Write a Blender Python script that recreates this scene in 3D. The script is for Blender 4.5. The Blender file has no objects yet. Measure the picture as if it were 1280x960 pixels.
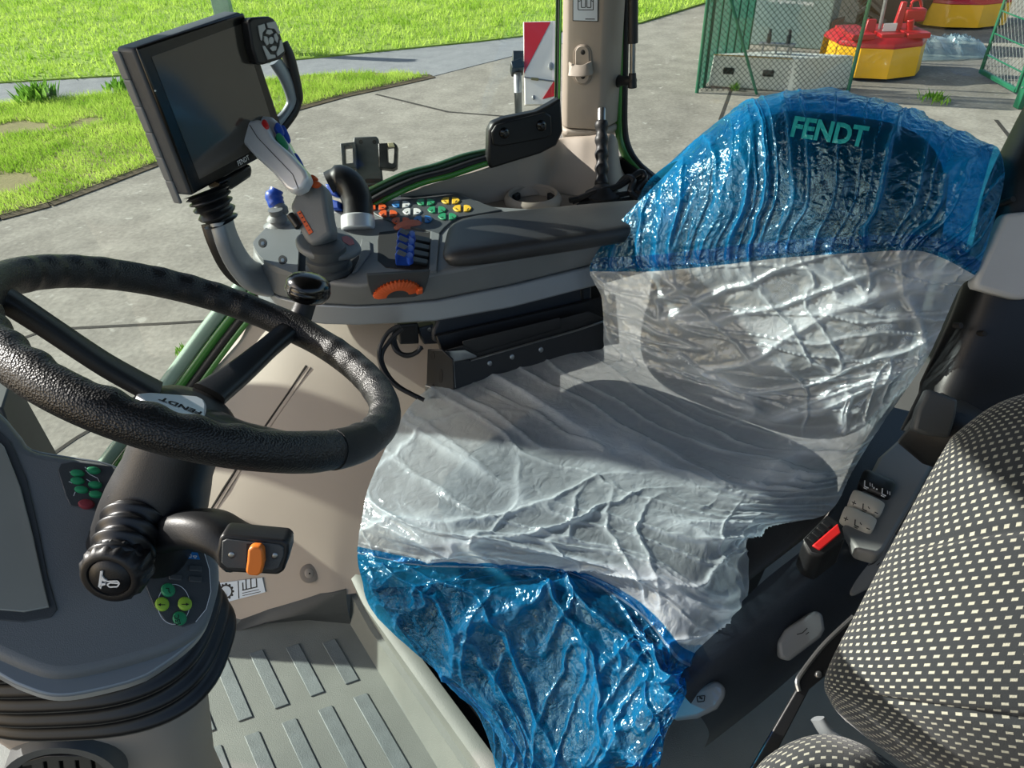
import bpy, bmesh, math, random
import numpy as np
from mathutils import Vector, Matrix

random.seed(7)
RNG = np.random.default_rng(7)
SC = bpy.context.scene
COL = SC.collection

# ---------------------------------------------------------------- camera
EYE = np.array([0.0, 0.0, 1.40])          # eye above the cab floor (floor is z = 0, yard is z = -1.4)
FPX = 888.0                               # focal length for a 1280 px wide frame
PITCH, ROLL = 36.7, -2.2
_a, _b = math.radians(90 - PITCH), math.radians(ROLL)
ROT = (np.array([[1, 0, 0], [0, math.cos(_a), -math.sin(_a)], [0, math.sin(_a), math.cos(_a)]])
       @ np.array([[math.cos(_b), -math.sin(_b), 0], [math.sin(_b), math.cos(_b), 0], [0, 0, 1]]))
cam_data = bpy.data.cameras.new('camera')
cam = bpy.data.objects.new('camera', cam_data)
COL.objects.link(cam)
M4 = Matrix([list(ROT[i]) + [EYE[i]] for i in range(3)] + [[0, 0, 0, 1]])
cam.matrix_world = M4
cam_data.sensor_width = 36.0
cam_data.lens = 36.0 * FPX / 1280.0
cam_data.clip_start = 0.02
cam_data.clip_end = 400
SC.camera = cam

# ---------------------------------------------------------------- sky, sun, exposure
SUN_AZ, SUN_EL = -20.0, 27.0               # heading the light travels towards (deg from +x), elevation
world = bpy.data.worlds.new('sky')
SC.world = world
world.use_nodes = True
wn = world.node_tree
wn.nodes.clear()
sky = wn.nodes.new('ShaderNodeTexSky')
sky.sky_type = 'NISHITA'
sky.sun_disc = False
sky.sun_elevation = math.radians(SUN_EL)
sky.sun_rotation = math.radians(270 + SUN_AZ)
sky.air_density = 1.0
sky.dust_density = 1.5
bg = wn.nodes.new('ShaderNodeBackground')
bg.inputs['Strength'].default_value = 0.092
wo = wn.nodes.new('ShaderNodeOutputWorld')
wn.links.new(sky.outputs[0], bg.inputs[0])
wn.links.new(bg.outputs[0], wo.inputs[0])
sun_d = bpy.data.lights.new('sun', 'SUN')
sun_d.energy = 5.2
sun_d.angle = math.radians(0.6)
sun_d.color = (1.0, 0.95, 0.87)
sun = bpy.data.objects.new('sun', sun_d)
COL.objects.link(sun)
_az, _el = math.radians(SUN_AZ), math.radians(SUN_EL)
SUN_DIR = Vector((math.cos(_az) * math.cos(_el), math.sin(_az) * math.cos(_el), -math.sin(_el)))
sun.rotation_euler = SUN_DIR.to_track_quat('-Z', 'Y').to_euler()
sun.location = (-6, 1, 6)
SC.view_settings.view_transform = 'Standard'
SC.view_settings.look = 'None'
SC.view_settings.gamma = 1.0
SC.view_settings.use_curve_mapping = False
SC.view_settings.exposure = 0.92

# ---------------------------------------------------------------- survey helpers (photo bearings to world points)
def ray(x, y):
    return ROT @ np.array([(x - 640.0) / FPX, -(y - 480.0) / FPX, -1.0])
def P(x, y, d):
    return EYE + ray(x, y) * d
def Z(x, y, z):
    r = ray(x, y)
    return EYE + r * ((z - EYE[2]) / r[2])
def G(x, y):
    return Z(x, y, -1.4)
def nrm(v):
    v = np.asarray(v, float)
    return v / np.linalg.norm(v)
class Plane:
    """a real plane in the cab: point p0, outward normal n"""
    def __init__(s, p0, n):
        s.p0 = np.asarray(p0, float); s.n = nrm(n)
    def at(s, x, y, out=0.0):
        r = ray(x, y)
        return EYE + r * ((s.n @ (s.p0 - EYE)) / (s.n @ r)) + s.n * out
def shifted(pl, o): return Plane(pl.p0 + pl.n * o, pl.n)
CX, CY, CZ = ROT[:, 0], ROT[:, 1], ROT[:, 2]
def face_plane(x, y, d, tx=0, ty=0):
    return Plane(P(x, y, d), CZ + tx * CX + ty * CY)
ZUP = np.array([0, 0, 1.0])
BK = np.array([math.cos(math.radians(20)), math.sin(math.radians(20)), 0])     # tractor rearwards
RT = np.array([-math.sin(math.radians(20)), math.cos(math.radians(20)), 0])    # tractor right
WIN = Plane(RT * 1.62, -RT)               # right-hand window plane
def W(x, y, out=0):
    return WIN.at(x, y, out)

# ---------------------------------------------------------------- materials
MATS = {}
def srgb(c):
    return tuple(((x / 255.0) / 12.92 if x / 255.0 <= 0.04045 else ((x / 255.0 + 0.055) / 1.055) ** 2.4) for x in c) + (1.0,)
def newmat(name):
    m = bpy.data.materials.new(name)
    m.use_nodes = True
    nt = m.node_tree
    nt.nodes.clear()
    out = nt.nodes.new('ShaderNodeOutputMaterial')
    MATS[name] = m
    return m, nt, out
def N(nt, t, **kw):
    n = nt.nodes.new(t)
    for k, v in kw.items():
        if k in n.inputs:
            n.inputs[k].default_value = v
        else:
            setattr(n, k, v)
    return n
def solid(name, col, rough=0.5, metal=0.0, var=0.08, vscale=6.0, bump=0.0, bscale=200.0, coat=0.0, spec=0.5):
    m, nt, out = newmat(name)
    p = N(nt, 'ShaderNodeBsdfPrincipled', Roughness=rough, Metallic=metal)
    p.inputs['Specular IOR Level'].default_value = spec
    if coat:
        p.inputs['Coat Weight'].default_value = coat
        p.inputs['Coat Roughness'].default_value = 0.08
    tc = N(nt, 'ShaderNodeTexCoord')
    nz = N(nt, 'ShaderNodeTexNoise', Scale=vscale, Detail=5.0)
    nt.links.new(tc.outputs['Object'], nz.inputs['Vector'])
    rp = N(nt, 'ShaderNodeValToRGB')
    c = srgb(col)
    rp.color_ramp.elements[0].position = 0.3
    rp.color_ramp.elements[1].position = 0.7
    rp.color_ramp.elements[0].color = tuple(x * (1 - var) for x in c[:3]) + (1,)
    rp.color_ramp.elements[1].color = tuple(min(1, x * (1 + var)) for x in c[:3]) + (1,)
    nt.links.new(nz.outputs['Fac'], rp.inputs['Fac'])
    nt.links.new(rp.outputs['Color'], p.inputs['Base Color'])
    if bump:
        n2 = N(nt, 'ShaderNodeTexNoise', Scale=bscale, Detail=3.0)
        nt.links.new(tc.outputs['Object'], n2.inputs['Vector'])
        b = N(nt, 'ShaderNodeBump', Strength=bump, Distance=0.002)
        nt.links.new(n2.outputs['Fac'], b.inputs['Height'])
        nt.links.new(b.outputs['Normal'], p.inputs['Normal'])
    nt.links.new(p.outputs[0], out.inputs[0])
    return m
def glass(name, tint, refl=0.06, rough=0.0):
    m, nt, out = newmat(name)
    t = N(nt, 'ShaderNodeBsdfTransparent', Color=tint)
    g = N(nt, 'ShaderNodeBsdfGlossy', Roughness=rough)
    f = N(nt, 'ShaderNodeLayerWeight', Blend=0.5)
    pw = N(nt, 'ShaderNodeMath', operation='POWER'); pw.inputs[1].default_value = 5.0
    nt.links.new(f.outputs['Facing'], pw.inputs[0])
    fm = N(nt, 'ShaderNodeMath', operation='MULTIPLY_ADD'); fm.inputs[1].default_value = 0.7; fm.inputs[2].default_value = 0.025
    nt.links.new(pw.outputs[0], fm.inputs[0])
    mx = N(nt, 'ShaderNodeMixShader')
    nt.links.new(fm.outputs[0], mx.inputs[0])
    nt.links.new(t.outputs[0], mx.inputs[1])
    nt.links.new(g.outputs[0], mx.inputs[2])
    nt.links.new(mx.outputs[0], out.inputs[0])
    return m
def film(name, trans, body, opac, crinkle, cscale, gloss_rough=0.12, edge=0.35, fold_op=0.55, sheen=(1, 1, 1, 1)):
    """thin polythene film: transparent + scattering body + shiny crinkled surface"""
    m, nt, out = newmat(name)
    tc = N(nt, 'ShaderNodeTexCoord')
    mp = N(nt, 'ShaderNodeMapping')
    mp.inputs['Scale'].default_value = (1, 1, 1)
    nt.links.new(tc.outputs['UV'], mp.inputs[0])
    vo = N(nt, 'ShaderNodeTexVoronoi', Scale=cscale)
    vo.feature = 'DISTANCE_TO_EDGE'
    nz = N(nt, 'ShaderNodeTexNoise', Scale=cscale * 0.5, Detail=4.0, Distortion=1.2)
    nt.links.new(tc.outputs['Object'], vo.inputs['Vector'])
    nt.links.new(tc.outputs['Object'], nz.inputs['Vector'])
    ad = N(nt, 'ShaderNodeMath', operation='MULTIPLY_ADD')
    ad.inputs[1].default_value = 0.28
    nt.links.new(vo.outputs['Distance'], ad.inputs[0])
    nt.links.new(nz.outputs['Fac'], ad.inputs[2])
    b = N(nt, 'ShaderNodeBump', Strength=crinkle, Distance=0.006)
    nt.links.new(ad.outputs[0], b.inputs['Height'])
    t = N(nt, 'ShaderNodeBsdfTransparent', Color=trans)
    d = N(nt, 'ShaderNodeBsdfDiffuse', Color=body)
    tl = N(nt, 'ShaderNodeBsdfTranslucent', Color=body)
    g = N(nt, 'ShaderNodeBsdfGlossy', Roughness=gloss_rough, Color=sheen)
    for s in (d, tl, g):
        nt.links.new(b.outputs['Normal'], s.inputs['Normal'])
    sc = N(nt, 'ShaderNodeMixShader', Fac=0.4)
    nt.links.new(d.outputs[0], sc.inputs[1]); nt.links.new(tl.outputs[0], sc.inputs[2])
    lw = N(nt, 'ShaderNodeLayerWeight', Blend=0.35)
    nt.links.new(b.outputs['Normal'], lw.inputs['Normal'])
    mr = N(nt, 'ShaderNodeMapRange')
    mr.inputs['To Min'].default_value = opac
    mr.inputs['To Max'].default_value = min(1, opac + edge)
    nt.links.new(lw.outputs['Facing'], mr.inputs['Value'])
    at = N(nt, 'ShaderNodeAttribute'); at.attribute_name = 'fold'
    fo = N(nt, 'ShaderNodeMath', operation='MULTIPLY_ADD', use_clamp=True); fo.inputs[1].default_value = fold_op
    nt.links.new(at.outputs['Fac'], fo.inputs[0]); nt.links.new(mr.outputs[0], fo.inputs[2])
    m1 = N(nt, 'ShaderNodeMixShader')
    nt.links.new(fo.outputs[0], m1.inputs[0])
    nt.links.new(t.outputs[0], m1.inputs[1]); nt.links.new(sc.outputs[0], m1.inputs[2])
    f = N(nt, 'ShaderNodeLayerWeight', Blend=0.5)
    nt.links.new(b.outputs['Normal'], f.inputs['Normal'])
    pw = N(nt, 'ShaderNodeMath', operation='POWER'); pw.inputs[1].default_value = 4.0
    nt.links.new(f.outputs['Facing'], pw.inputs[0])
    fm = N(nt, 'ShaderNodeMath', operation='MULTIPLY_ADD')
    fm.inputs[1].default_value = 0.55; fm.inputs[2].default_value = 0.055
    nt.links.new(pw.outputs[0], fm.inputs[0])
    m2 = N(nt, 'ShaderNodeMixShader')
    nt.links.new(fm.outputs[0], m2.inputs[0])
    nt.links.new(m1.outputs[0], m2.inputs[1]); nt.links.new(g.outputs[0], m2.inputs[2])
    nt.links.new(m2.outputs[0], out.inputs[0])
    return m
def ground_mat(name, c0, c1, c2, scale, specks=0.0, bump=0.5, rough=0.9):
    m, nt, out = newmat(name)
    tc = N(nt, 'ShaderNodeTexCoord')
    n1 = N(nt, 'ShaderNodeTexNoise', Scale=scale, Detail=8.0, Roughness=0.65)
    n2 = N(nt, 'ShaderNodeTexNoise', Scale=scale * 0.12, Detail=4.0)
    n3 = N(nt, 'ShaderNodeTexNoise', Scale=scale * 9, Detail=3.0)
    for n in (n1, n2, n3):
        nt.links.new(tc.outputs['Object'], n.inputs['Vector'])
    r = N(nt, 'ShaderNodeValToRGB')
    e = r.color_ramp.elements
    e[0].position = 0.3; e[0].color = srgb(c0)
    e[1].position = 0.72; e[1].color = srgb(c2)
    q = e.new(0.5); q.color = srgb(c1)
    mix = N(nt, 'ShaderNodeMath', operation='MULTIPLY_ADD'); mix.inputs[1].default_value = 0.5
    h = N(nt, 'ShaderNodeMath', operation='MULTIPLY_ADD'); h.inputs[1].default_value = 0.3
    nt.links.new(n1.outputs['Fac'], mix.inputs[0])
    half = N(nt, 'ShaderNodeMath', operation='MULTIPLY'); half.inputs[1].default_value = 0.22
    nt.links.new(n2.outputs['Fac'], half.inputs[0]); nt.links.new(half.outputs[0], mix.inputs[2])
    nt.links.new(n3.outputs['Fac'], h.inputs[0]); nt.links.new(mix.outputs[0], h.inputs[2])
    nt.links.new(h.outputs[0], r.inputs['Fac'])
    p = N(nt, 'ShaderNodeBsdfPrincipled', Roughness=rough)
    p.inputs['Specular IOR Level'].default_value = 0.25
    col = r.outputs['Color']
    if specks:
        v = N(nt, 'ShaderNodeTexNoise', Scale=scale * 3.3, Detail=2.0)
        nt.links.new(tc.outputs['Object'], v.inputs['Vector'])
        rr = N(nt, 'ShaderNodeValToRGB')
        rr.color_ramp.elements[0].position = 0.68; rr.color_ramp.elements[1].position = 0.74
        rr.color_ramp.elements[1].color = (specks,) * 3 + (1,)
        nt.links.new(v.outputs['Fac'], rr.inputs['Fac'])
        mx = N(nt, 'ShaderNodeMixRGB'); mx.inputs[2].default_value = srgb((205, 203, 192))
        nt.links.new(rr.outputs['Color'], mx.inputs[0]); nt.links.new(col, mx.inputs[1])
        col = mx.outputs[0]
    nt.links.new(col, p.inputs['Base Color'])
    b = N(nt, 'ShaderNodeBump', Strength=bump, Distance=0.02)
    nt.links.new(h.outputs[0], b.inputs['Height'])
    nt.links.new(b.outputs['Normal'], p.inputs['Normal'])
    nt.links.new(p.outputs[0], out.inputs[0])
    return m
def fabric(name, base, dash, nu, nv):
    """woven seat cloth with short light stitches in staggered rows, laid out on the cloth's own UV"""
    m, nt, out = newmat(name)
    tc = N(nt, 'ShaderNodeTexCoord')
    mp = N(nt, 'ShaderNodeMapping'); mp.inputs['Scale'].default_value = (nu, nv, 1)
    nt.links.new(tc.outputs['UV'], mp.inputs[0])
    br = N(nt, 'ShaderNodeTexBrick', Scale=1.0)
    br.inputs['Color1'].default_value = srgb(dash)
    br.inputs['Color2'].default_value = tuple(x * 0.8 for x in srgb(dash)[:3]) + (1,)
    br.inputs['Mortar'].default_value = srgb(base)
    br.inputs['Mortar Size'].default_value = 0.30
    br.inputs['Mortar Smooth'].default_value = 0.2
    br.inputs['Brick Width'].default_value = 1.0
    br.inputs['Row Height'].default_value = 0.86
    br.offset = 0.5
    nt.links.new(mp.outputs[0], br.inputs['Vector'])
    p = N(nt, 'ShaderNodeBsdfPrincipled', Roughness=0.9)
    p.inputs['Specular IOR Level'].default_value = 0.2
    p.inputs['Sheen Weight'].default_value = 0.2
    nt.links.new(br.outputs['Color'], p.inputs['Base Color'])
    nz = N(nt, 'ShaderNodeTexNoise', Scale=900.0, Detail=2.0)
    nt.links.new(tc.outputs['Object'], nz.inputs['Vector'])
    ad = N(nt, 'ShaderNodeMath', operation='MULTIPLY_ADD'); ad.inputs[1].default_value = 0.5
    nt.links.new(nz.outputs['Fac'], ad.inputs[0])
    nt.links.new(br.outputs['Fac'], ad.inputs[2])
    b = N(nt, 'ShaderNodeBump', Strength=0.5, Distance=0.002, invert=True)
    nt.links.new(ad.outputs[0], b.inputs['Height'])
    nt.links.new(b.outputs['Normal'], p.inputs['Normal'])
    nt.links.new(p.outputs[0], out.inputs[0])
    return m
def leather(name, col):
    m, nt, out = newmat(name)
    tc = N(nt, 'ShaderNodeTexCoord')
    v = N(nt, 'ShaderNodeTexVoronoi', Scale=520.0)
    n2 = N(nt, 'ShaderNodeTexNoise', Scale=120.0, Detail=6.0)
    for n in (v, n2):
        nt.links.new(tc.outputs['Object'], n.inputs['Vector'])
    ad = N(nt, 'ShaderNodeMath', operation='ADD')
    nt.links.new(v.outputs['Distance'], ad.inputs[0]); nt.links.new(n2.outputs['Fac'], ad.inputs[1])
    b = N(nt, 'ShaderNodeBump', Strength=0.55, Distance=0.0012)
    nt.links.new(ad.outputs[0], b.inputs['Height'])
    p = N(nt, 'ShaderNodeBsdfPrincipled', Roughness=0.42)
    p.inputs['Base Color'].default_value = srgb(col)
    nt.links.new(b.outputs['Normal'], p.inputs['Normal'])
    nt.links.new(p.outputs[0], out.inputs[0])
    return m

CONSOLE = solid('console_grey_plastic', (112, 116, 117), 0.5, bump=0.25, bscale=900)
CONSOLE_D = solid('console_dark_plastic', (66, 70, 72), 0.5, bump=0.2, bscale=900)
SILVER = solid('silver_grey_trim', (140, 147, 152), 0.38, 0.3, var=0.04)
SILVER_B = solid('bright_silver_paint', (214, 218, 221), 0.28, 0.2, var=0.03)
BLACK = solid('black_plastic', (22, 23, 25), 0.45, var=0.1, bump=0.12, bscale=700)
BLACK_G = solid('black_gloss', (8, 8, 9), 0.2, var=0.02, coat=0.35)
RUBBER = solid('black_rubber', (24, 25, 27), 0.5, var=0.1, spec=0.45)
RUBBER_G = solid('ribbed_rubber', (20, 22, 25), 0.38, var=0.08)
BEIGE = solid('beige_trim', (158, 148, 136), 0.6, var=0.03, vscale=3, bump=0.15, bscale=1200)
BEIGE_D = solid('beige_moulding', (142, 131, 119), 0.55, var=0.03)
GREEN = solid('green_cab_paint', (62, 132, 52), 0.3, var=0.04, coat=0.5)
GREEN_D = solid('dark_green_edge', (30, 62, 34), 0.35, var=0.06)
GLASS_EDGE = solid('pale_window_edge', (150, 172, 158), 0.25, var=0.05)
FLOORM = solid('grey_floor_mat', (114, 118, 112), 0.55, var=0.12, vscale=9, bump=0.35, bscale=500)
STRIPM = solid('floor_tread_strip', (106, 114, 114), 0.5, var=0.16, vscale=22, bump=0.35, bscale=500)
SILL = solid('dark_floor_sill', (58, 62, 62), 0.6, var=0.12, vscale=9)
ORANGE = solid('orange_plastic', (214, 92, 40), 0.45, var=0.06)
ORANGE_L = solid('orange_slider', (226, 122, 42), 0.4, var=0.05)
REDP = solid('red_plastic', (196, 34, 34), 0.4, var=0.05)
BLUEP = solid('blue_plastic', (30, 74, 172), 0.4, var=0.06)
BLUEB = solid('blue_button', (36, 112, 178), 0.4)
GREENB = solid('green_button', (40, 138, 92), 0.45)
LIMEB = solid('lime_button', (150, 190, 62), 0.45)
YELLOWB = solid('yellow_button', (224, 182, 48), 0.45)
WHITEB = solid('white_button', (206, 208, 206), 0.45)
MAROON = solid('maroon_button', (132, 50, 58), 0.45)
INK = solid('dark_print', (18, 18, 18), 0.7, var=0)
WHITEINK = solid('white_print', (225, 228, 228), 0.6, var=0)
TEALINK = solid('teal_print', (36, 160, 164), 0.4, var=0.04)
STICKER = solid('pale_sticker', (188, 200, 210), 0.45, var=0.03)
DARKPAD = solid('dark_armrest_pad', (46, 47, 48), 0.38, var=0.18, vscale=14, bump=0.4, bscale=600)
SEATPL = solid('slate_plastic', (40, 46, 54), 0.5, var=0.08, bump=0.25, bscale=700)
GREYLEV = solid('grey_lever', (116, 121, 124), 0.5, var=0.04)
BEIGESW = solid('ivory_switch', (196, 192, 180), 0.45, var=0.03)
PANELSW = solid('grey_switch_panel', (120, 122, 122), 0.5, var=0.06)
STEEL = solid('bare_steel', (150, 152, 152), 0.3, 0.9, var=0.1, vscale=30)
ZINC = solid('galvanised_steel', (150, 154, 156), 0.45, 0.7, var=0.16, vscale=18)
SCREEN = solid('dark_screen', (66, 63, 57), 0.14, var=0.1, vscale=5, coat=0.6)  # brownish tint of the screen's reflection is put into the base colour
BEZEL = solid('screen_bezel', (16, 17, 17), 0.2, var=0.05)
HOUSING = solid('terminal_housing', (62, 68, 74), 0.5, var=0.05, bump=0.2, bscale=900)
KEYGREY = solid('grey_key', (188, 191, 190), 0.45)
SEATCLOTH = fabric('driver_seat_cloth', (24, 25, 26), (60, 61, 60), 60, 70)
PASSCLOTH = fabric('passenger_seat_cloth', (44, 48, 50), (166, 166, 150), 36, 62)
LEATHER = leather('wheel_leather', (27, 28, 29))
BLUEFILM = film('blue_polythene', (0.03, 0.36, 0.66, 1), (0.01, 0.31, 0.70, 1), 0.10, 0.9, 75, 0.12, 0.25, 0.45, (0.55, 0.85, 1, 1))
WHITEFILM = film('milky_polythene', (0.84, 0.93, 0.98, 1), (0.74, 0.83, 0.90, 1), 0.28, 0.6, 60, 0.14, 0.40, 0.5, (0.86, 0.95, 1, 1))
REFLECTION_FILM = film('film_reflection', (0.80, 0.92, 0.95, 1), (0.6, 0.75, 0.8, 1), 0.22, 1.0, 7, 0.1, 0.3)  # imitates the seat cover mirrored in the rear glass
PANE = glass('cab_glass', (0.93, 0.97, 0.95, 1))
DISPLAYGLASS = solid('instrument_glass', (150, 152, 144), 0.08, var=0.1, vscale=4, coat=1.0)  # pale base colour carries the reflection in the glass
ASPHALT = ground_mat('yard_concrete', (104, 100, 92), (136, 131, 121), (168, 163, 151), 2.6, specks=0.35)
PATHM = ground_mat('path_tarmac', (116, 118, 120), (132, 134, 136), (150, 152, 152), 4.0)
SOIL = ground_mat('lawn_soil', (96, 118, 48), (128, 152, 62), (156, 180, 84), 2.0, bump=0.8)
EARTH = ground_mat('bare_edge_earth', (76, 66, 52), (96, 84, 66), (120, 108, 88), 5.0)
BLOCKM = ground_mat('cast_concrete', (188, 192, 182), (206, 209, 199), (222, 224, 214), 6.0, bump=0.3)
BOXM = solid('grey_green_cabinet', (116, 136, 134), 0.45, var=0.04)
FENCEG = solid('fence_green', (26, 92, 66), 0.4, var=0.08)
FENCEW = solid('fence_wire_green', (18, 46, 38), 0.5, var=0.05)
MOWY = solid('yellow_mower_paint', (244, 184, 20), 0.4, var=0.05)
MOWR = solid('red_mower_paint', (178, 20, 34), 0.35, var=0.06)
TYRE = solid('tyre_rubber', (38, 40, 42), 0.75, var=0.2, vscale=8)
RIMW = solid('pale_wheel_rim', (170, 168, 158), 0.5, var=0.1)
DARKM = solid('dark_machinery', (32, 36, 38), 0.5, var=0.2)
RUSTY = solid('rusty_panel', (110, 78, 62), 0.7, var=0.2, vscale=20)
BOARDW = solid('white_reflective', (228, 226, 222), 0.35, var=0.03)
BOARDR = solid('red_reflective', (206, 44, 52), 0.35, var=0.05)
ROOFM = solid('roof_lining', (96, 92, 86), 0.8)
DIRT_SHADOW = solid('joint_dirt_and_shadow', (44, 40, 34), 0.95, var=0.3, vscale=20)  # joint dirt, also used for the painted shadow line in the yard
def leafmat(name, c0, c1):
    m, nt, out = newmat(name)
    tc = N(nt, 'ShaderNodeTexCoord')
    nz = N(nt, 'ShaderNodeTexNoise', Scale=1.3, Detail=6.0)
    nt.links.new(tc.outputs['Object'], nz.inputs['Vector'])
    r = N(nt, 'ShaderNodeValToRGB')
    r.color_ramp.elements[0].position = 0.35; r.color_ramp.elements[0].color = srgb(c0)
    r.color_ramp.elements[1].position = 0.65; r.color_ramp.elements[1].color = srgb(c1)
    nt.links.new(nz.outputs['Fac'], r.inputs['Fac'])
    d = N(nt, 'ShaderNodeBsdfDiffuse'); t = N(nt, 'ShaderNodeBsdfTranslucent')
    mx = N(nt, 'ShaderNodeMixShader', Fac=0.4)
    for s in (d, t):
        nt.links.new(r.outputs['Color'], s.inputs['Color'])
    nt.links.new(d.outputs[0], mx.inputs[1]); nt.links.new(t.outputs[0], mx.inputs[2])
    nt.links.new(mx.outputs[0], out.inputs[0])
    return m
GRASS = leafmat('grass_blade', (150, 186, 66), (200, 222, 108))
WEED = leafmat('weed_leaf', (90, 140, 50), (140, 180, 70))

# ---------------------------------------------------------------- object helpers
def thing(name, label, cat, loc, group=None):
    o = bpy.data.objects.new(name, None)
    COL.objects.link(o)
    o.location = Vector([float(v) for v in loc])
    o.empty_display_size = 0.05
    o['label'] = label; o['category'] = cat
    if group: o['group'] = group
    return o
def root_of(o):
    while o.parent: o = o.parent
    return o
class MB:
    def __init__(s):
        s.v, s.f, s.uv = [], [], None
    def add(s, vs, fs):
        k = len(s.v)
        s.v += [np.asarray(v, float) for v in vs]
        s.f += [tuple(i + k for i in f) for f in fs]
        return s
    def prism(s, top, vec):
        n = len(top); vec = np.asarray(vec, float)
        vs = [np.asarray(p, float) for p in top] + [np.asarray(p, float) + vec for p in top]
        fs = [tuple(range(n)), tuple(range(2 * n - 1, n - 1, -1))] + [(i, i + n, (i + 1) % n + n, (i + 1) % n) for i in range(n)]
        return s.add(vs, fs)
    def plate(s, pl, pts, out, inn):
        t = [pl.at(x, y) + pl.n * out for x, y in pts]
        return s.prism(t, -pl.n * (out - inn))
    def box(s, c, ax, half):
        c = np.asarray(c, float)
        a = [np.asarray(ax[i], float) * half[i] for i in range(3)]
        top = [c + a[0] * i + a[1] * j + a[2] for i, j in ((-1, -1), (1, -1), (1, 1), (-1, 1))]
        return s.prism(top, -2 * a[2])
    def loft(s, rings, cap=True, closed=True):
        n = len(rings[0]); k = len(s.v)
        vs = [p for r in rings for p in r]; fs = []
        for i in range(len(rings) - 1):
            for j in range(n if closed else n - 1):
                a, b = i * n + j, i * n + (j + 1) % n
                fs.append((a, b, b + n, a + n))
        if cap:
            fs.append(tuple(range(n - 1, -1, -1)))
            fs.append(tuple(range((len(rings) - 1) * n, len(rings) * n)))
        return s.add(vs, fs)
    def tube(s, path, rads, n=12, up=None, ex=2.0, cap=True, rot=0.0):
        """sweep with superellipse sections; rads = list of r or (rx, ry); rx lies along 'up' x tangent"""
        path = [np.asarray(p, float) for p in path]
        if not isinstance(rads, list): rads = [rads] * len(path)
        up = ZUP if up is None else nrm(up)
        rings = []
        for i, p in enumerate(path):
            t = nrm(path[min(i + 1, len(path) - 1)] - path[max(i - 1, 0)])
            x = np.cross(up, t)
            if np.linalg.norm(x) < 1e-4: x = np.cross(np.array([1, 0.1, 0]), t)
            x = nrm(x); y = np.cross(t, x)
            r = rads[i]; rx, ry = (r, r) if not isinstance(r, tuple) else r
            ring = []
            for k in range(n):
                a = 2 * math.pi * (k + 0.5) / n + rot
                ca, sa = math.cos(a), math.sin(a)
                ring.append(p + x * rx * math.copysign(abs(ca) ** (2 / ex), ca) + y * ry * math.copysign(abs(sa) ** (2 / ex), sa))
            rings.append(ring)
        return s.loft(rings, cap)
    def lathe(s, base, axis, prof, n=24, xdir=None):
        axis = nrm(axis)
        x = nrm(np.cross(axis, xdir if xdir is not None else (0.13, 0.9, 0.31))); y = np.cross(axis, x)
        rings = [[np.asarray(base) + axis * h + (x * math.cos(2 * math.pi * k / n) + y * math.sin(2 * math.pi * k / n)) * max(r, 1e-4) for k in range(n)] for r, h in prof]
        return s.loft(rings)
    def pillow(s, quad, normal, t, ex=5.0, dome=0.0, n=32, r=0.25):
        """rounded cushion on four corners (order a,b,c,d); rim radius r as share of half width; t thickness below"""
        q = [np.asarray(p, float) for p in quad]; nn = nrm(normal)
        def m(u, v):
            return (q[0] * (1 - u) * (1 - v) + q[1] * (1 + u) * (1 - v) + q[2] * (1 + u) * (1 + v) + q[3] * (1 - u) * (1 + v)) / 4
        rings = []
        prof = [(1 - r * 0.5, -t), (1 - r * 0.12, -t * 0.85), (1, -t * 0.55)]
        for k in range(5):
            a = math.pi / 2 * k / 4
            prof.append((1 - r * (1 - math.cos(a)), -t * 0.45 * (1 - math.sin(a))))
        prof += [(0.55 * (1 - r), 0), (0.2, 0), (0.02, 0)]
        for sc, h in prof:
            ring = []
            for k in range(n):
                a = 2 * math.pi * k / n
                ca, sa = math.cos(a), math.sin(a)
                u = sc * math.copysign(abs(ca) ** (2 / ex), ca); v = sc * math.copysign(abs(sa) ** (2 / ex), sa)
                ring.append(m(u, v) + nn * (h + dome * (1 - min(1, sc) ** 2)))
            rings.append(ring)
        return s.loft(rings)
    def blob(s, pl, cx, cy, rx, ry, out, inn=-0.002, ex=2.0, n=18, rot=0.0, dome=0.3):
        """raised button: superellipse on a plane with a small domed top"""
        rings = []
        for sc, h in ((1, inn), (1, out * (1 - dome)), (0.8, out * (1 - dome * 0.3)), (0.4, out)):
            ring = []
            for k in range(n):
                a = 2 * math.pi * k / n; ca, sa = math.cos(a), math.sin(a)
                u = sc * rx * math.copysign(abs(ca) ** (2 / ex), ca); v = sc * ry * math.copysign(abs(sa) ** (2 / ex), sa)
                ring.append(pl.at(cx + u * math.cos(rot) - v * math.sin(rot), cy + u * math.sin(rot) + v * math.cos(rot)) + pl.n * h)
            rings.append(ring)
        return s.loft(rings)
    def build(s, name, mat, parent=None, bevel=0.0, seg=2, sub=0, angle=35, label=None, cat=None, group=None, kind=None, loc=None, stuff=False):
        vs = np.array(s.v)
        if parent is not None:
            org = np.array(root_of(parent).location)
        elif loc is not None:
            org = np.asarray(loc, float)
        else:
            org = np.array([(vs[:, 0].min() + vs[:, 0].max()) / 2, (vs[:, 1].min() + vs[:, 1].max()) / 2, vs[:, 2].min()])
        me = bpy.data.meshes.new(name)
        me.from_pydata((vs - org).tolist(), [], s.f)
        if s.uv is not None:
            ul = me.uv_layers.new(name='uv')
            li = np.empty(len(me.loops), dtype=np.int32); me.loops.foreach_get('vertex_index', li)
            ul.data.foreach_set('uv', np.asarray(s.uv, float)[li].ravel())
        if not stuff:
            bm = bmesh.new(); bm.from_mesh(me)
            bmesh.ops.recalc_face_normals(bm, faces=bm.faces)
            bm.to_mesh(me); bm.free()
            me.shade_smooth()
            me.set_sharp_from_angle(angle=math.radians(angle))
        me.materials.append(mat)
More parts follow.
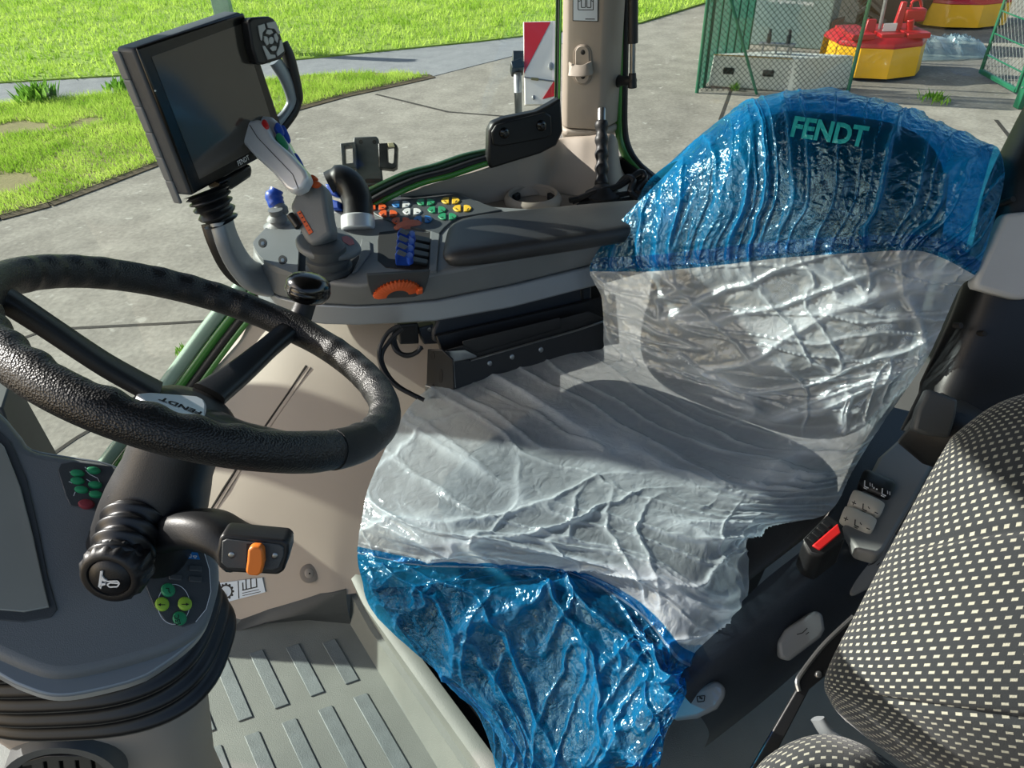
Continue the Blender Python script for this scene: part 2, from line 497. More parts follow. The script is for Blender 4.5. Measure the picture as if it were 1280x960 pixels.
        o = bpy.data.objects.new(name, me); COL.objects.link(o)
        if parent is not None: o.parent = parent
        else: o.location = Vector(org.tolist())
        if bevel:
            b = o.modifiers.new('bevel', 'BEVEL'); b.width = bevel; b.segments = seg; b.limit_method = 'ANGLE'; b.angle_limit = math.radians(35); b.harden_normals = False
            me.shade_smooth(); me.set_sharp_from_angle(angle=math.radians(60))
        if sub:
            d = o.modifiers.new('subdivision', 'SUBSURF'); d.levels = sub; d.render_levels = sub
        if label: o['label'] = label
        if cat: o['category'] = cat
        if group: o['group'] = group
        if kind: o['kind'] = kind
        return o
def smooth(px, n=5):
    q = [np.array(p, float) for p in px]; L = len(q); out = []
    for i in range(L):
        a, b, c, d = q[i - 1], q[i], q[(i + 1) % L], q[(i + 2) % L]
        for k in range(n):
            t = k / n
            out.append(tuple(0.5 * ((2 * b) + (c - a) * t + (2 * a - 5 * b + 4 * c - d) * t * t + (3 * b - a - 3 * c + d) * t ** 3)))
    return out
def bez(pts, n=8):
    """Catmull-Rom through 3D points"""
    p = [np.asarray(q, float) for q in pts]; out = []
    for i in range(len(p) - 1):
        a, b, c, d = p[max(i - 1, 0)], p[i], p[i + 1], p[min(i + 2, len(p) - 1)]
        for k in range(n):
            t = k / n
            out.append(0.5 * ((2 * b) + (c - a) * t + (2 * a - 5 * b + 4 * c - d) * t * t + (3 * b - a - 3 * c + d) * t ** 3))
    out.append(p[-1])
    return out
def spline_grid(ctrl, nr, nc):
    """dense Catmull-Rom surface through a control net ctrl[row][col] (rows may be fractional-sampled)"""
    C = np.array(ctrl, float)
    def interp(A, n):
        L = A.shape[0]; t = np.linspace(0, L - 1, n); i = np.minimum(t.astype(int), L - 2); f = (t - i)[:, None, None]
        a, b, c, d = A[np.maximum(i - 1, 0)], A[i], A[i + 1], A[np.minimum(i + 2, L - 1)]
        return 0.5 * (2 * b + (c - a) * f + (2 * a - 5 * b + 4 * c - d) * f ** 2 + (3 * b - a - 3 * c + d) * f ** 3)
    A = interp(C, nr)
    return interp(A.transpose(1, 0, 2), nc).transpose(1, 0, 2)
_T = RNG.random((8, 256, 256))
def vn(x, y, k=0):
    x = np.asarray(x, float); y = np.asarray(y, float)
    i, j = np.floor(x).astype(int), np.floor(y).astype(int); f, g = x - i, y - j
    f = f * f * (3 - 2 * f); g = g * g * (3 - 2 * g); T = _T[k % 8]
    a, b, c, d = T[i % 256, j % 256], T[(i + 1) % 256, j % 256], T[i % 256, (j + 1) % 256], T[(i + 1) % 256, (j + 1) % 256]
    return (a * (1 - f) + b * f) * (1 - g) + (c * (1 - f) + d * f) * g
def fbm(x, y, k=0, o=4):
    return sum(vn(x * 2 ** i, y * 2 ** i, k + i) / 2 ** i for i in range(o)) / sum(1 / 2 ** i for i in range(o))
def ridge(x, y, k=0, pw=3):
    return (1 - np.abs(2 * vn(x, y, k) - 1)) ** pw
def grid_normals(S):
    du = np.gradient(S, axis=1); dv = np.gradient(S, axis=0)
    n = np.cross(du, dv); n /= (np.linalg.norm(n, axis=2, keepdims=True) + 1e-12)
    tow = EYE - S
    sgn = np.sign((n * tow).sum(2).mean())
    return n * sgn
def grid_mesh(S):
    m = MB(); nr, nc = S.shape[:2]
    m.v = list(S.reshape(-1, 3))
    m.f = [(i * nc + j, i * nc + j + 1, (i + 1) * nc + j + 1, (i + 1) * nc + j) for i in range(nr - 1) for j in range(nc - 1)]
    vv, uu = np.meshgrid(np.linspace(0, 1, nr), np.linspace(0, 1, nc), indexing='ij')
    m.uv = np.stack([uu, vv], -1).reshape(-1, 2)
    return m
def copy_part(o, parent=None, offset=None):
    c = o.copy(); COL.objects.link(c)
    if parent is not None: c.parent = parent
    if offset is not None: c.location = o.location + Vector([float(v) for v in offset])
    return c
def text_geo(s, bold=0.0, shear=0.0):
    cu = bpy.data.curves.new('lettering', 'FONT'); cu.body = s; cu.align_x = 'LEFT'; cu.offset = bold; cu.shear = shear; cu.resolution_u = 3
    ob = bpy.data.objects.new('lettering', cu); COL.objects.link(ob)
    dg = bpy.context.evaluated_depsgraph_get(); me = bpy.data.meshes.new_from_object(ob.evaluated_get(dg))
    v = np.array([tuple(p.co) for p in me.vertices]); f = [tuple(p.vertices) for p in me.polygons]
    bpy.data.objects.remove(ob); bpy.data.curves.remove(cu); bpy.data.meshes.remove(me)
    v = v[:, :2]; mn, mx = v.min(0), v.max(0)
    return (v - mn) / (mx[0] - mn[0]), f, (mx[1] - mn[1]) / (mx[0] - mn[0])
def lettering(s, a, b, up, name, mat, parent, lift=0.0006, bold=0.01, hscale=1.0, shear=0.0):
    """flat lettering from 3D point a (baseline left) to b (baseline right); up = rough up direction"""
    v, f, asp = text_geo(s, bold, shear)
    a, b = np.asarray(a, float), np.asarray(b, float); x = b - a; L = np.linalg.norm(x)
    n = nrm(np.cross(x, up)); y = np.cross(n, x / L)
    m = MB(); m.add([a + x * p[0] + y * p[1] * L * hscale + n * lift for p in v], f)
    return m.build(name, mat, parent, stuff=True)

# ================================================================ the yard (z = -1.4)
def flat(name, pts, z, mat, th=0.05, kind='structure', bevel=0.0):
    m = MB(); m.prism([np.array([p[0], p[1], z]) for p in pts], (0, 0, -th))
    o = m.build(name, mat, kind=kind, bevel=bevel)
    return o
flat('ground', [(-40, 1.2), (60, 1.2), (60, 70), (-40, 70)], -1.4, ASPHALT, 0.3)
def gp(*px):
    return [G(x, y)[:2] for x, y in px]
near_edge = gp((-140, 300), (0, 272), (60, 256), (130, 230), (195, 205), (290, 170), (365, 138), (430, 120), (500, 105), (540, 96))
near_far = gp((500, 93), (440, 93), (380, 96), (300, 104), (150, 118), (60, 126), (0, 132), (-200, 145))
path_far = gp((-200, 122), (0, 105), (80, 100), (150, 96), (380, 75), (500, 63), (600, 53), (690, 42), (800, 30))
m_near = flat('lawn_verge', near_edge + near_far, -1.375, ground_mat('verge_soil', (100, 104, 56), (128, 122, 80), (150, 138, 100), 3.0, bump=0.8), 0.06)
flat('footpath', near_far[::-1] + [near_edge[-1]] + path_far[::-1], -1.393, PATHM, 0.02)
far_poly = list(path_far) + [(30, 46), (10, 62), (-40, 62), (-40, 16)]
flat('lawn', far_poly, -1.37, SOIL, 0.06)
e = MB()
for i in range(len(near_edge) - 1):
    a, b = np.array([*near_edge[i], -1.4]), np.array([*near_edge[i + 1], -1.4]); d = nrm(np.cross(b - a, ZUP))
    e.prism([a + d * 0.10 + ZUP * 0.012, b + d * 0.10 + ZUP * 0.012, b - d * 0.08 + ZUP * 0.03, a - d * 0.08 + ZUP * 0.03], (0, 0, -0.04))
e.build('verge_edge', EARTH, kind='structure')
# slab joints in the yard; the last strip paints a soft shadow line
j = MB()
for pts in [[(20, 600), (95, 548), (215, 478), (292, 432), (330, 372)], [(900, 150), (914, 112), (918, 100)], [(1245, 150), (1285, 200)], [(-20, 440), (60, 412), (200, 405), (320, 398)], [(470, 118), (560, 140), (690, 150)]]:
    g = [G(*p) for p in pts]
    for a, b in zip(g, g[1:]):
        d = nrm(np.cross(b - a, ZUP)) * (0.010 + 0.0012 * np.linalg.norm(a))
        j.prism([a + d, b + d, b - d, a - d][::-1], (0, 0, 0.003))
j.build('slab_joint_and_shadow', DIRT_SHADOW, kind='structure')

def in_poly(x, y, poly):
    x, y = np.asarray(x), np.asarray(y); c = np.zeros(x.shape, bool); n = len(poly)
    for i in range(n):
        x1, y1 = poly[i]; x2, y2 = poly[(i + 1) % n]
        k = ((y1 > y) != (y2 > y)) & (x < (x2 - x1) * (y - y1) / (y2 - y1 + 1e-12) + x1)
        c ^= k
    return c
def grass(name, poly, z, n, h, w, label, box, patchy=False):
    x = RNG.uniform(box[0], box[1], n * 3); y = RNG.uniform(box[2], box[3], n * 3)
    k = in_poly(x, y, poly)
    if patchy: k &= fbm(x * 0.9, y * 0.9, 2) > 0.31 
    x, y = x[k][:n], y[k][:n]; n = len(x)
    a = RNG.uniform(0, 2 * np.pi, n); hh = h * RNG.uniform(0.5, 1.3, n) * (0.6 + 0.9 * fbm(x * 1.5, y * 1.5, 1)); ww = w * RNG.uniform(0.7, 1.3, n)
    lx, ly = RNG.normal(0, 0.45, n) * hh, RNG.normal(0, 0.45, n) * hh
    ox, oy = x.mean(), y.mean()
    v = np.empty((n, 3, 3))
    v[:, 0] = np.stack([x - np.cos(a) * ww - ox, y - np.sin(a) * ww - oy, np.zeros(n)], 1)
    v[:, 1] = np.stack([x + np.cos(a) * ww - ox, y + np.sin(a) * ww - oy, np.zeros(n)], 1)
    v[:, 2] = np.stack([x + lx - ox, y + ly - oy, hh], 1)
    me = bpy.data.meshes.new(name)
    me.vertices.add(n * 3); me.vertices.foreach_set('co', v.ravel())
    me.loops.add(n * 3); me.loops.foreach_set('vertex_index', np.arange(n * 3, dtype=np.int32))
    me.polygons.add(n); me.polygons.foreach_set('loop_start', np.arange(0, n * 3, 3, dtype=np.int32)); me.polygons.foreach_set('loop_total', np.full(n, 3, np.int32))
    me.update(); me.materials.append(GRASS)
    o = bpy.data.objects.new(name, me); COL.objects.link(o); o.location = (ox, oy, z)
    o['label'] = label; o['category'] = 'grass'; o['kind'] = 'stuff'
    return o
grass('verge_grass', near_edge + near_far, -1.38, 70000, 0.075, 0.006, 'sunlit rough grass of the verge between yard and footpath', (-9, 1.5, 4.5, 14), True)
grass('lawn_grass', far_poly, -1.375, 110000, 0.10, 0.016, 'mown bright green lawn beyond the footpath', (-22, 8, 11, 34))
def weed(px, h, n, label, spread=0.12):
    p = G(*px); m = MB()
    for i in range(n):
        a = random.uniform(0, 6.28); r = random.uniform(0, spread); b = p + np.array([math.cos(a) * r, math.sin(a) * r, 0])
        a2 = random.uniform(0, 6.28); hh = h * random.uniform(0.5, 1.1); lean = np.array([math.cos(a2), math.sin(a2), 0]) * hh * 0.5; s = np.array([-math.sin(a2), math.cos(a2), 0]) * h * 0.10
        m.add([b, b + lean * 0.4 + s + ZUP * hh * 0.55, b + lean + ZUP * hh, b + lean * 0.4 - s + ZUP * hh * 0.55], [(0, 1, 2, 3)])
    return m.build('weed_clump', WEED, label=label, cat='weeds', loc=p, stuff=True)
weed((50, 128), 0.30, 120, 'leafy weed clump at the near edge of the footpath', 0.28)
weed((150, 114), 0.22, 60, 'sparse weed clump at footpath edge beside the terminal', 0.22)
weed((226, 442), 0.07, 26, 'tiny weed tuft in the slab joint left of the cab sill', 0.05)
weed((1168, 128), 0.16, 40, 'small weeds growing in front of the open wire gate', 0.2)
weed((918, 113), 0.12, 24, 'small weed tuft at the foot of the concrete block', 0.08)

def post(name, px, r, h, mat, label, cat, parent=None):
    p = G(*px); m = MB(); m.lathe(p, ZUP, [(r, 0), (r, h)], 10)
    return m
# green-grey post behind the terminal
t = thing('lawn_post', 'pale green-grey post on the lawn behind the terminal', 'post', G(292, 66))
MB().box(G(292, 66) + ZUP * 0.9, [CX, nrm(np.cross(ZUP, CX)), ZUP], (0.155, 0.08, 0.9)).build('post_body', solid('weathered_post', (140, 162, 152), 0.5, var=0.15), t, bevel=0.01)
MB().box(G(292, 66) + ZUP * 1.81, [CX, nrm(np.cross(ZUP, CX)), ZUP], (0.17, 0.09, 0.012)).build('post_cap', FENCEG, t, bevel=0.004)

# red and white warning board on a galvanised stand
wp = Z(654, 130, -0.1); wd = 2.75
t = thing('warning_board', 'red and white striped warning board outside the rear side window', 'sign', P(655, 150, wd))
fp = face_plane(690, 90, wd, 0.05, 0.1)
bq = [(654, 27), (699, 25.5), (699, 130), (656, 131)]
MB().plate(fp, bq, 0, -0.012).build('board', BOARDW, t, bevel=0.003)
def stripe(pts): MB().plate(fp, pts, 0.002, 0.0).build('red_stripe', BOARDR, t)
stripe([(655, 28), (688, 28), (655, 92)]); stripe([(698.5, 92), (678, 124), (698.5, 119)])
MB().plate(fp, [(655.5, 96), (698.5, 102), (698.5, 103.4), (655.5, 97.4)], 0.003, 0).build('board_seam', ZINC, t)
MB().blob(fp, 688.5, 83, 3.2, 4.6, 0.006).build('reflector_rivet', ZINC, t)
MB().blob(fp, 667, 122, 2.0, 2.6, 0.006).build('bolt', ZINC, t)
MB().plate(fp, [(664, 97.5), (673, 98.5), (673, 101), (664, 100)], 0.006, 0).build('hinge', solid('brass_hinge', (150, 140, 90), 0.4, 0.6), t)
MB().plate(fp, [(677, 25), (700, 25), (700, 30), (677, 30)], -0.012, -0.03).build('rear_bracket', ZINC, t)
MB().tube([fp.at(647, 62) - fp.n * 0.03, fp.at(648, 110) - fp.n * 0.03, np.array([*(fp.at(648, 110) - fp.n * 0.03)[:2], -1.4])], 0.0155, 14).build('stand_tube', ZINC, t)
MB().lathe(np.array([*(fp.at(648, 110) - fp.n * 0.03)[:2], -1.4]), ZUP, [(0.16, 0), (0.16, 0.02), (0.03, 0.03)], 20).build('stand_foot', ZINC, t)
MB().plate(fp, [(641, 62), (656, 62), (656, 76), (641, 76)], -0.005, -0.055).build('tube_clamp', DARKM, t, bevel=0.003)
MB().plate(fp, [(638, 79), (652, 74), (655, 86), (640, 88)], 0.015, -0.05).build('knob_clamp', BLACK, t, bevel=0.004)

# ---- chain link fence with sheeted return
def fence_panel(m, a, b, z0, z1, sp=0.075, r=0.0035):
    d = b - a; L = np.linalg.norm(d); d = d / L; H = z1 - z0; nrmv = np.cross(d, ZUP)
    for sgn in (1, -1):
        s = -H
        while s < L:
            s0, h0, s1, h1 = s, 0.0, s + H, H
            if sgn < 0: s0, s1 = s + H, s
            pts = []
            A = np.array([s0, 0.0]); B = np.array([s1, H]); D = B - A
            t0, t1 = 0.0, 1.0
            for lim, q, dd in ((0, A[0], D[0]),):
                ts = sorted([(0 - q) / dd, (L - q) / dd]); t0 = max(t0, ts[0]); t1 = min(t1, ts[1])
            if t1 > t0 + 1e-3:
                p, q = A + D * t0, A + D * t1
                p3, q3 = a + d * p[0] + ZUP * (z0 + p[1] - a[2]), a + d * q[0] + ZUP * (z0 + q[1] - a[2])
                o1 = nrm(np.cross(q3 - p3, nrmv)) * r; o2 = nrmv * r
                m.add([p3 + o1, p3 - o1 * .5 + o2, p3 - o1 * .5 - o2, q3 + o1, q3 - o1 * .5 + o2, q3 - o1 * .5 - o2], [(0, 1, 4, 3), (1, 2, 5, 4), (2, 0, 3, 5)])
            s += sp
fa, fb_, fc = G(871, 116), G(1060, 114), G(935, 62)
t = thing('wire_fence', 'green chain link fence with a close-meshed corner behind the seat', 'fence', fa)
for p in (fa, fb_, fa + (fc - fa) * 0.12):
    MB().lathe(p, ZUP, [(0.026, 0), (0.026, 2.0)], 10).build('fence_post', FENCEG, t)
bf = G(946, 118); MB().tube([bf, fa + (fb_ - fa) * 0.02 + ZUP * 1.75], 0.02, 8).build('brace', FENCEG, t)
m = MB(); fence_panel(m, fa, fb_, -1.38, 0.6); m.build('chain_link_mesh', FENCEW, t, kind='stuff', stuff=True)
sh = nrm(fc - fa); L = np.linalg.norm(fc - fa)
m = MB(); fence_panel(m, fa, fa + sh * L, -1.38, 0.6, 0.05, 0.004); m.build('return_mesh', solid('return_mesh_green', (40, 104, 84), 0.5, var=0.1), t, kind='stuff', stuff=True)
for i in range(6):
    b = fa + sh * (0.3 + (L - 0.3) * i / 5); MB().tube([b, b + ZUP * 2.0], 0.022, 6).build('fence_picket', FENCEG, t)
# ---- open gate leaf
ga, gb = G(1224, 96), G(1268, 121)
t = thing('wire_gate', 'open green wire mesh gate leaf at the right', 'gate', gb)
def gbar(a, b, r): MB().tube([a, b], (r, r), 8, ex=4).build('gate_rail', FENCEG, t)
gz = 1.9
for p in (ga, gb): gbar(p + ZUP * 0.06, p + ZUP * gz, 0.022)
gbar(ga + ZUP * 0.08, gb + ZUP * 0.08, 0.032)
for i in range(6):
    z = 0.3 + i * 0.28; gbar(ga + ZUP * z, gb + ZUP * z, 0.009)
m = MB(); fence_panel(m, ga, gb, -1.3, 0.5, 0.10, 0.0022); m.build('gate_mesh', FENCEW, t, kind='stuff', stuff=True)
gp_ = G(1277, 135); t = thing('gate_post', 'thick green square gate post at the right edge', 'post', gp_)
MB().box(gp_ + ZUP * 1.0, [CX, nrm(np.cross(ZUP, CX)), ZUP], (0.085, 0.06, 1.0)).build('post_body', FENCEG, t, bevel=0.008)
for z in (0.25, 0.45, 0.65, 0.85):
    MB().lathe(gp_ + ZUP * z - CX * 0.085, -CX, [(0.012, 0), (0.012, 0.01)], 8).build('bolt', ZINC, t)

# ---- concrete ballast block
b0, b1, b2 = G(884, 108), G(986, 115), G(1061, 111)
b3 = b0 + (b2 - b1)
t = thing('concrete_block', 'big pale concrete ballast block behind the wire fence', 'block', (b0 + b2) / 2)
bh = 0.44
cx_ = (b0 + b2) / 2
top = [c + (cx_ - c) * 0.03 + ZUP * bh for c in (b0, b1, b2, b3)]
m = MB(); m.loft([[b0, b1, b2, b3], top]); m.build('block_body', BLOCKM, t, bevel=0.02)
fdir = nrm(b1 - b0); fn = nrm(np.cross(fdir, ZUP)); fn = fn if fn @ (EYE - b0) > 0 else -fn
for s in (0.24, 0.72):
    c = b0 + (b1 - b0) * s + ZUP * bh * 0.52
    MB().box(c + fn * 0.0, [fdir, fn, ZUP], (0.075, 0.012, 0.042)).build('lifting_slot', DIRT_SHADOW, t, bevel=0.004)
MB().loft([[c + ZUP * bh * 0.965 + fn * 0.001 for c in (b0 + (b1 - b0) * 0.03, b0 + (b1 - b0) * 0.97)] + [c + ZUP * bh * 0.99 + fn * 0.003 for c in (b0 + (b1 - b0) * 0.97, b0 + (b1 - b0) * 0.03)], [c + ZUP * bh * 0.965 - fn * 0.02 for c in (b0 + (b1 - b0) * 0.03, b0 + (b1 - b0) * 0.97)] + [c + ZUP * bh * 0.99 - fn * 0.02 for c in (b0 + (b1 - b0) * 0.97, b0 + (b1 - b0) * 0.03)]]).build('rust_stained_edge', solid('ochre_edge_stain', (176, 150, 84), 0.8, var=0.3, vscale=14), t)
tc_ = cx_ + ZUP * bh
t = thing('hitch_bracket', 'steel bracket with upright pins on the concrete block', 'bracket', tc_)
MB().box(tc_ + ZUP * 0.13 - fdir * 0.1, [fdir, fn, ZUP], (0.24, 0.05, 0.012)).build('plate', ZINC, t, bevel=0.003)
for s in (-0.28, -0.1, 0.06, 0.1):
    MB().box(tc_ + ZUP * 0.06 + fdir * s, [fdir, fn, ZUP], (0.012, 0.03, 0.06)).build('leg', ZINC, t)
for s in (-0.22, 0.04):
    MB().lathe(tc_ + ZUP * 0.142 + fdir * s, ZUP, [(0.03, 0), (0.03, 0.1), (0.02, 0.11), (0.02, 0.17), (0.0, 0.18)], 10).build('pin', DARKM, t)

# ---- grey cabinet with lettering
c0, c1 = G(926, 55), G(1031, 63)
cd = nrm(c1 - c0); cn = nrm(np.cross(cd, ZUP)); cn = cn if cn @ (EYE - c0) > 0 else -cn
t = thing('grey_cabinet', 'grey-green steel cabinet with white lettering behind concrete block', 'cabinet', (c0 + c1) / 2 - cn * 0.4)
MB().prism([c0, c1, c1 + ZUP * 1.5, c0 + ZUP * 1.5], -cn * 0.75).build('cabinet_body', BOXM, t, bevel=0.02)
cp = Plane(c0, cn)
lettering('Your Agriculture Company', cp.at(959, 3.5), cp.at(1016.5, 8.5), ZUP, 'cabinet_lettering', WHITEINK, t, lift=0.004, bold=0.012, hscale=1.25)
MB().prism([c1 + cd * 0.02 + ZUP * 0.1, c1 + cd * 0.14 - cn * 0.3 + ZUP * 0.1, c1 + cd * 0.14 - cn * 0.3 + ZUP * 0.45, c1 + cd * 0.02 + ZUP * 0.45], -cn * 0.2).build('side_panel', RUSTY, t, bevel=0.01)

# ---- tractor standing behind the cabinet
def tyre(m_par, c, axis, R, w, lugs=22):
    axis = nrm(axis); m = MB()
    m.lathe(c - axis * w / 2, axis, [(R * 0.55, 0.02), (R * 0.9, 0.0), (R * 0.965, w * 0.06), (R * 0.965, w * 0.94), (R * 0.9, w), (R * 0.55, w - 0.02)], 40)
    m.build('tyre', TYRE, m_par)
    x = nrm(np.cross(axis, ZUP)); 
    l = MB().box((0, 0, 0), np.eye(3), (0.03, w * 0.29, 0.035)); src = None
    for i in range(lugs * 2):
        a = 2 * math.pi * i / (lugs * 2); rd = x * math.cos(a) + ZUP * math.sin(a); tg = np.cross(axis, rd); sd = 1 if i % 2 else -1
        bx = nrm(axis * sd * 0.8 + tg * 0.6); q = MB().box(c + rd * R * 0.985 + axis * sd * w * 0.23, [np.cross(bx, rd), bx, rd], (0.03, w * 0.30, 0.035))
        q.build('tread_lug', TYRE, m_par)
    MB().lathe(c - axis * w * 0.4, axis, [(0.02, 0.1), (R * 0.3, 0.12), (R * 0.5, 0.03), (R * 0.57, 0.0), (R * 0.57, w * 0.8), (R * 0.5, w * 0.77), (R * 0.3, w * 0.7), (0.02, w * 0.7)], 28).build('wheel_rim', RIMW, m_par)
t = thing('parked_tractor', 'big dark tractor parked behind the grey cabinet and red mower', 'tractor', G(1110, 40))
ax = nrm(np.array([0.86, 0.5, 0]))
tyre(t, G(1112, 38) + ZUP * 0.88, np.array([0.5, -0.86, 0]), 0.88, 0.55)
tyre(t, G(1112, 38) + ZUP * 0.88 + np.array([-0.9, 1.55, 0]), np.array([0.5, -0.86, 0]), 0.88, 0.55)
bc = G(1060, 34)
MB().box(bc + ZUP * 0.9, [ax, np.cross(ZUP, ax), ZUP], (0.42, 0.5, 0.6)).build('rear_housing', DARKM, t, bevel=0.06)
MB().box(bc + ZUP * 0.35 - np.array([0.1, 0.3, 0]), [ax, np.cross(ZUP, ax), ZUP], (0.18, 0.25, 0.22)).build('hitch_block', DARKM, t, bevel=0.04)
for k in range(4):
    q = bc + np.array([-0.25 + 0.14 * k, -0.45, 0]); MB().tube(bez([q + ZUP * 1.3, q + ZUP * 0.9 - CZ * 0.05, q + np.array([0.05, 0, 0.55]), q + np.array([0.02, 0.05, 0.3])], 5), 0.025, 8).build('hydraulic_hose', BLACK, t)
MB().tube([bc + np.array([0.1, -0.55, 0.2]), bc + np.array([0.16, -0.5, 1.6])], 0.03, 8).build('lift_rod', ZINC, t)

# ---- two drum mowers
def mower(base, w, dpt, hs, label, rot, mast=True):
    t = thing('drum_mower', label, 'mower', base, 'yellow and red drum mowers')
    ca, sa = math.cos(rot), math.sin(rot)
    def L(x, y, z): return base + np.array([x * ca - y * sa, x * sa + y * ca, z])
    out = [(-w, dpt * 0.5), (-w * 0.95, -dpt * 0.3), (-w * 0.62, -dpt * 0.75), (0.0, -dpt), (w * 0.7, -dpt * 0.7), (w, -dpt * 0.1), (w, dpt), (-w, dpt)]
    for i in range(7):
        (x0, y0), (x1, y1) = out[i], out[i + 1]
        nn = np.cross(nrm(L(x1, y1, 0) - L(x0, y0, 0)), ZUP)
        MB().prism([L(x0, y0, 0.05), L(x1, y1, 0.05), L(x1 * 0.97, y1 * 0.97, hs), L(x0 * 0.97, y0 * 0.97, hs)], -nn * 0.015).build('skirt_panel', MOWY, t)
    MB().loft([[L(x * 0.99, y * 0.99, hs - 0.01) for x, y in out], [L(x * 0.97, y * 0.97, hs + 0.05) for x, y in out], [L(x * 0.84, y * 0.82, hs + 0.12) for x, y in out]]).build('red_deck', MOWR, t, bevel=0.012)
    for s in (-0.6, 0.0, 0.55):
        MB().box(L(w * s, 0, hs + 0.13), [[ca, sa, 0], [-sa, ca, 0], ZUP], (0.16, dpt * 0.72, 0.035)).build('deck_rib', MOWR, t, bevel=0.01)
        MB().lathe(L(w * s, -dpt * 0.2, hs - 0.5), ZUP, [(0.13, 0.03), (0.15, 0.06), (0.13, 0.45)], 16).build('drum', DARKM, t)
    if mast:
        MB().prism([L(0.12, -0.05, hs + .12), L(0.24, -0.05, hs + .12), L(0.26, 0.02, hs + 0.5), L(0.19, 0.02, hs + 0.5)], (0, 0.07, 0)).build('mast', MOWR, t, bevel=0.01)
        MB().box(L(0.40, 0.05, hs + 0.33), [[ca, sa, 0], [-sa, ca, 0], ZUP], (0.15, 0.08, 0.085)).build('gear_housing', MOWR, t, bevel=0.03)
        MB().tube([L(0.34, -0.1, hs + 0.12), L(0.3, -0.12, hs + 0.3)], 0.05, 14).build('belt_cover', MOWR, t, bevel=0.01)
        MB().prism([L(-0.3, -0.1, hs + .12), L(-0.14, -0.1, hs + .12), L(-0.14, -0.05, hs + 0.3), L(-0.26, -0.05, hs + 0.3)], (0, 0.05, 0)).build('support_arm', MOWR, t, bevel=0.01)
        MB().box(L(0.0, -0.2, hs + 0.22), [[ca, sa, 0], [-sa, ca, 0], ZUP], (0.09, 0.012, 0.05)).build('rating_plate', BOARDW, t)
        MB().tube(bez([L(0.32, 0, hs + .40), L(0.31, 0, hs + .50), L(0.40, 0, hs + .53), L(0.46, 0, hs + .44)], 6), 0.02, 8).build('hose_loop', MOWR, t)
        MB().tube([L(-0.05, 0, hs + 0.12), L(-0.07, 0, hs + 0.55)], 0.025, 8).build('grey_rod', ZINC, t)
    else:
        MB().tube([L(-0.5, 0, hs + .12), L(0.1, 0, hs + 0.42), L(0.75, 0, hs + .6)], 0.035, 8).build('drawbar', MOWR, t)
        MB().box(L(1.0, 0.1, hs + 0.2), [[ca, sa, 0], [-sa, ca, 0], ZUP], (0.1, 0.12, 0.22)).build('gear_housing', MOWR, t, bevel=0.03)
mower(G(1108, 102) + np.array([-0.02, 0.45, 0]), 0.66, 0.52, 0.45, 'nearer yellow and red drum mower behind the fence', -0.05)
mower(G(1216, 38) + np.array([0.05, 0.55, 0]), 0.82, 0.6, 0.42, 'farther yellow and red drum mower near the gate', -0.02, False)
# ---- seat cover's reflection in the rear glass, built as clear film on the yard
q = G(1190, 78)
nr, nc = 40, 70
uu, vv = np.meshgrid(np.linspace(-1, 1, nc), np.linspace(-1, 1, nr))
S = np.stack([q[0] + uu * 0.80 + 0.1 * (fbm(uu * 2 + 5, vv * 2, 1) - .5), q[1] + 0.5 + vv * 0.42 * (1 - 0.25 * uu ** 2), -1.38 + 0.30 * np.clip(1 - vv ** 2, 0, 1) * np.clip(1 - uu ** 4, 0, 1) * (0.55 + 0.45 * ridge(uu * 9 + vv, vv * 1.2 + 3, 2, 1))], -1)
grid_mesh(S).build('cover_reflection', REFLECTION_FILM, label='crumpled clear film standing in for the seat cover reflected in the rear window', cat='reflection')
t = None

# ================================================================ cab shell
# floor mat with raised tread strips
floor = flat('floor', [(-1.3, 0.15), (0.75, 0.15), (1.1, 0.9), (0.3, 1.5), (-0.55, 1.14), (-1.1, 0.95)], 0.0, FLOORM, 0.04)
def fl(x, y): return Z(220 + x / 4.8, 760 + y / 4.8, 0)
s0 = [fl(220, 312), fl(310, 295), fl(462, 655), fl(375, 685)]
lat = nrm((fl(375, 685) - fl(220, 312))); row = nrm(fl(1100, 433) - fl(462, 655)); pitch = 0.0731; wdt = 0.029
corner = fl(375, 685)
src = {}
def strip(c, ln, nm='tread_strip'):
    key = round(ln, 3)
    if key not in src:
        a = c; pts = [a, a + row * wdt, a + row * wdt - lat * ln, a - lat * ln]
        src[key] = (MB().prism([p + ZUP * 0.003 for p in pts], (0, 0, -0.0035)).build(nm, STRIPM, floor, bevel=0.0014), c)
    else:
        o, c0_ = src[key]; copy_part(o, floor, c - c0_)
for i in range(-3, 4):
    strip(corner + row * pitch * i + lat * 0.0, [0.174, 0.158, 0.142, 0.123][max(0, min(3, i))])
c2 = fl(410, 772)
for i in range(-2, 5):
    strip(c2 + row * pitch * i + lat * 0.19, 0.19)
for i in range(-2, 6):
    strip(c2 + row * pitch * i + lat * 0.41, 0.19)
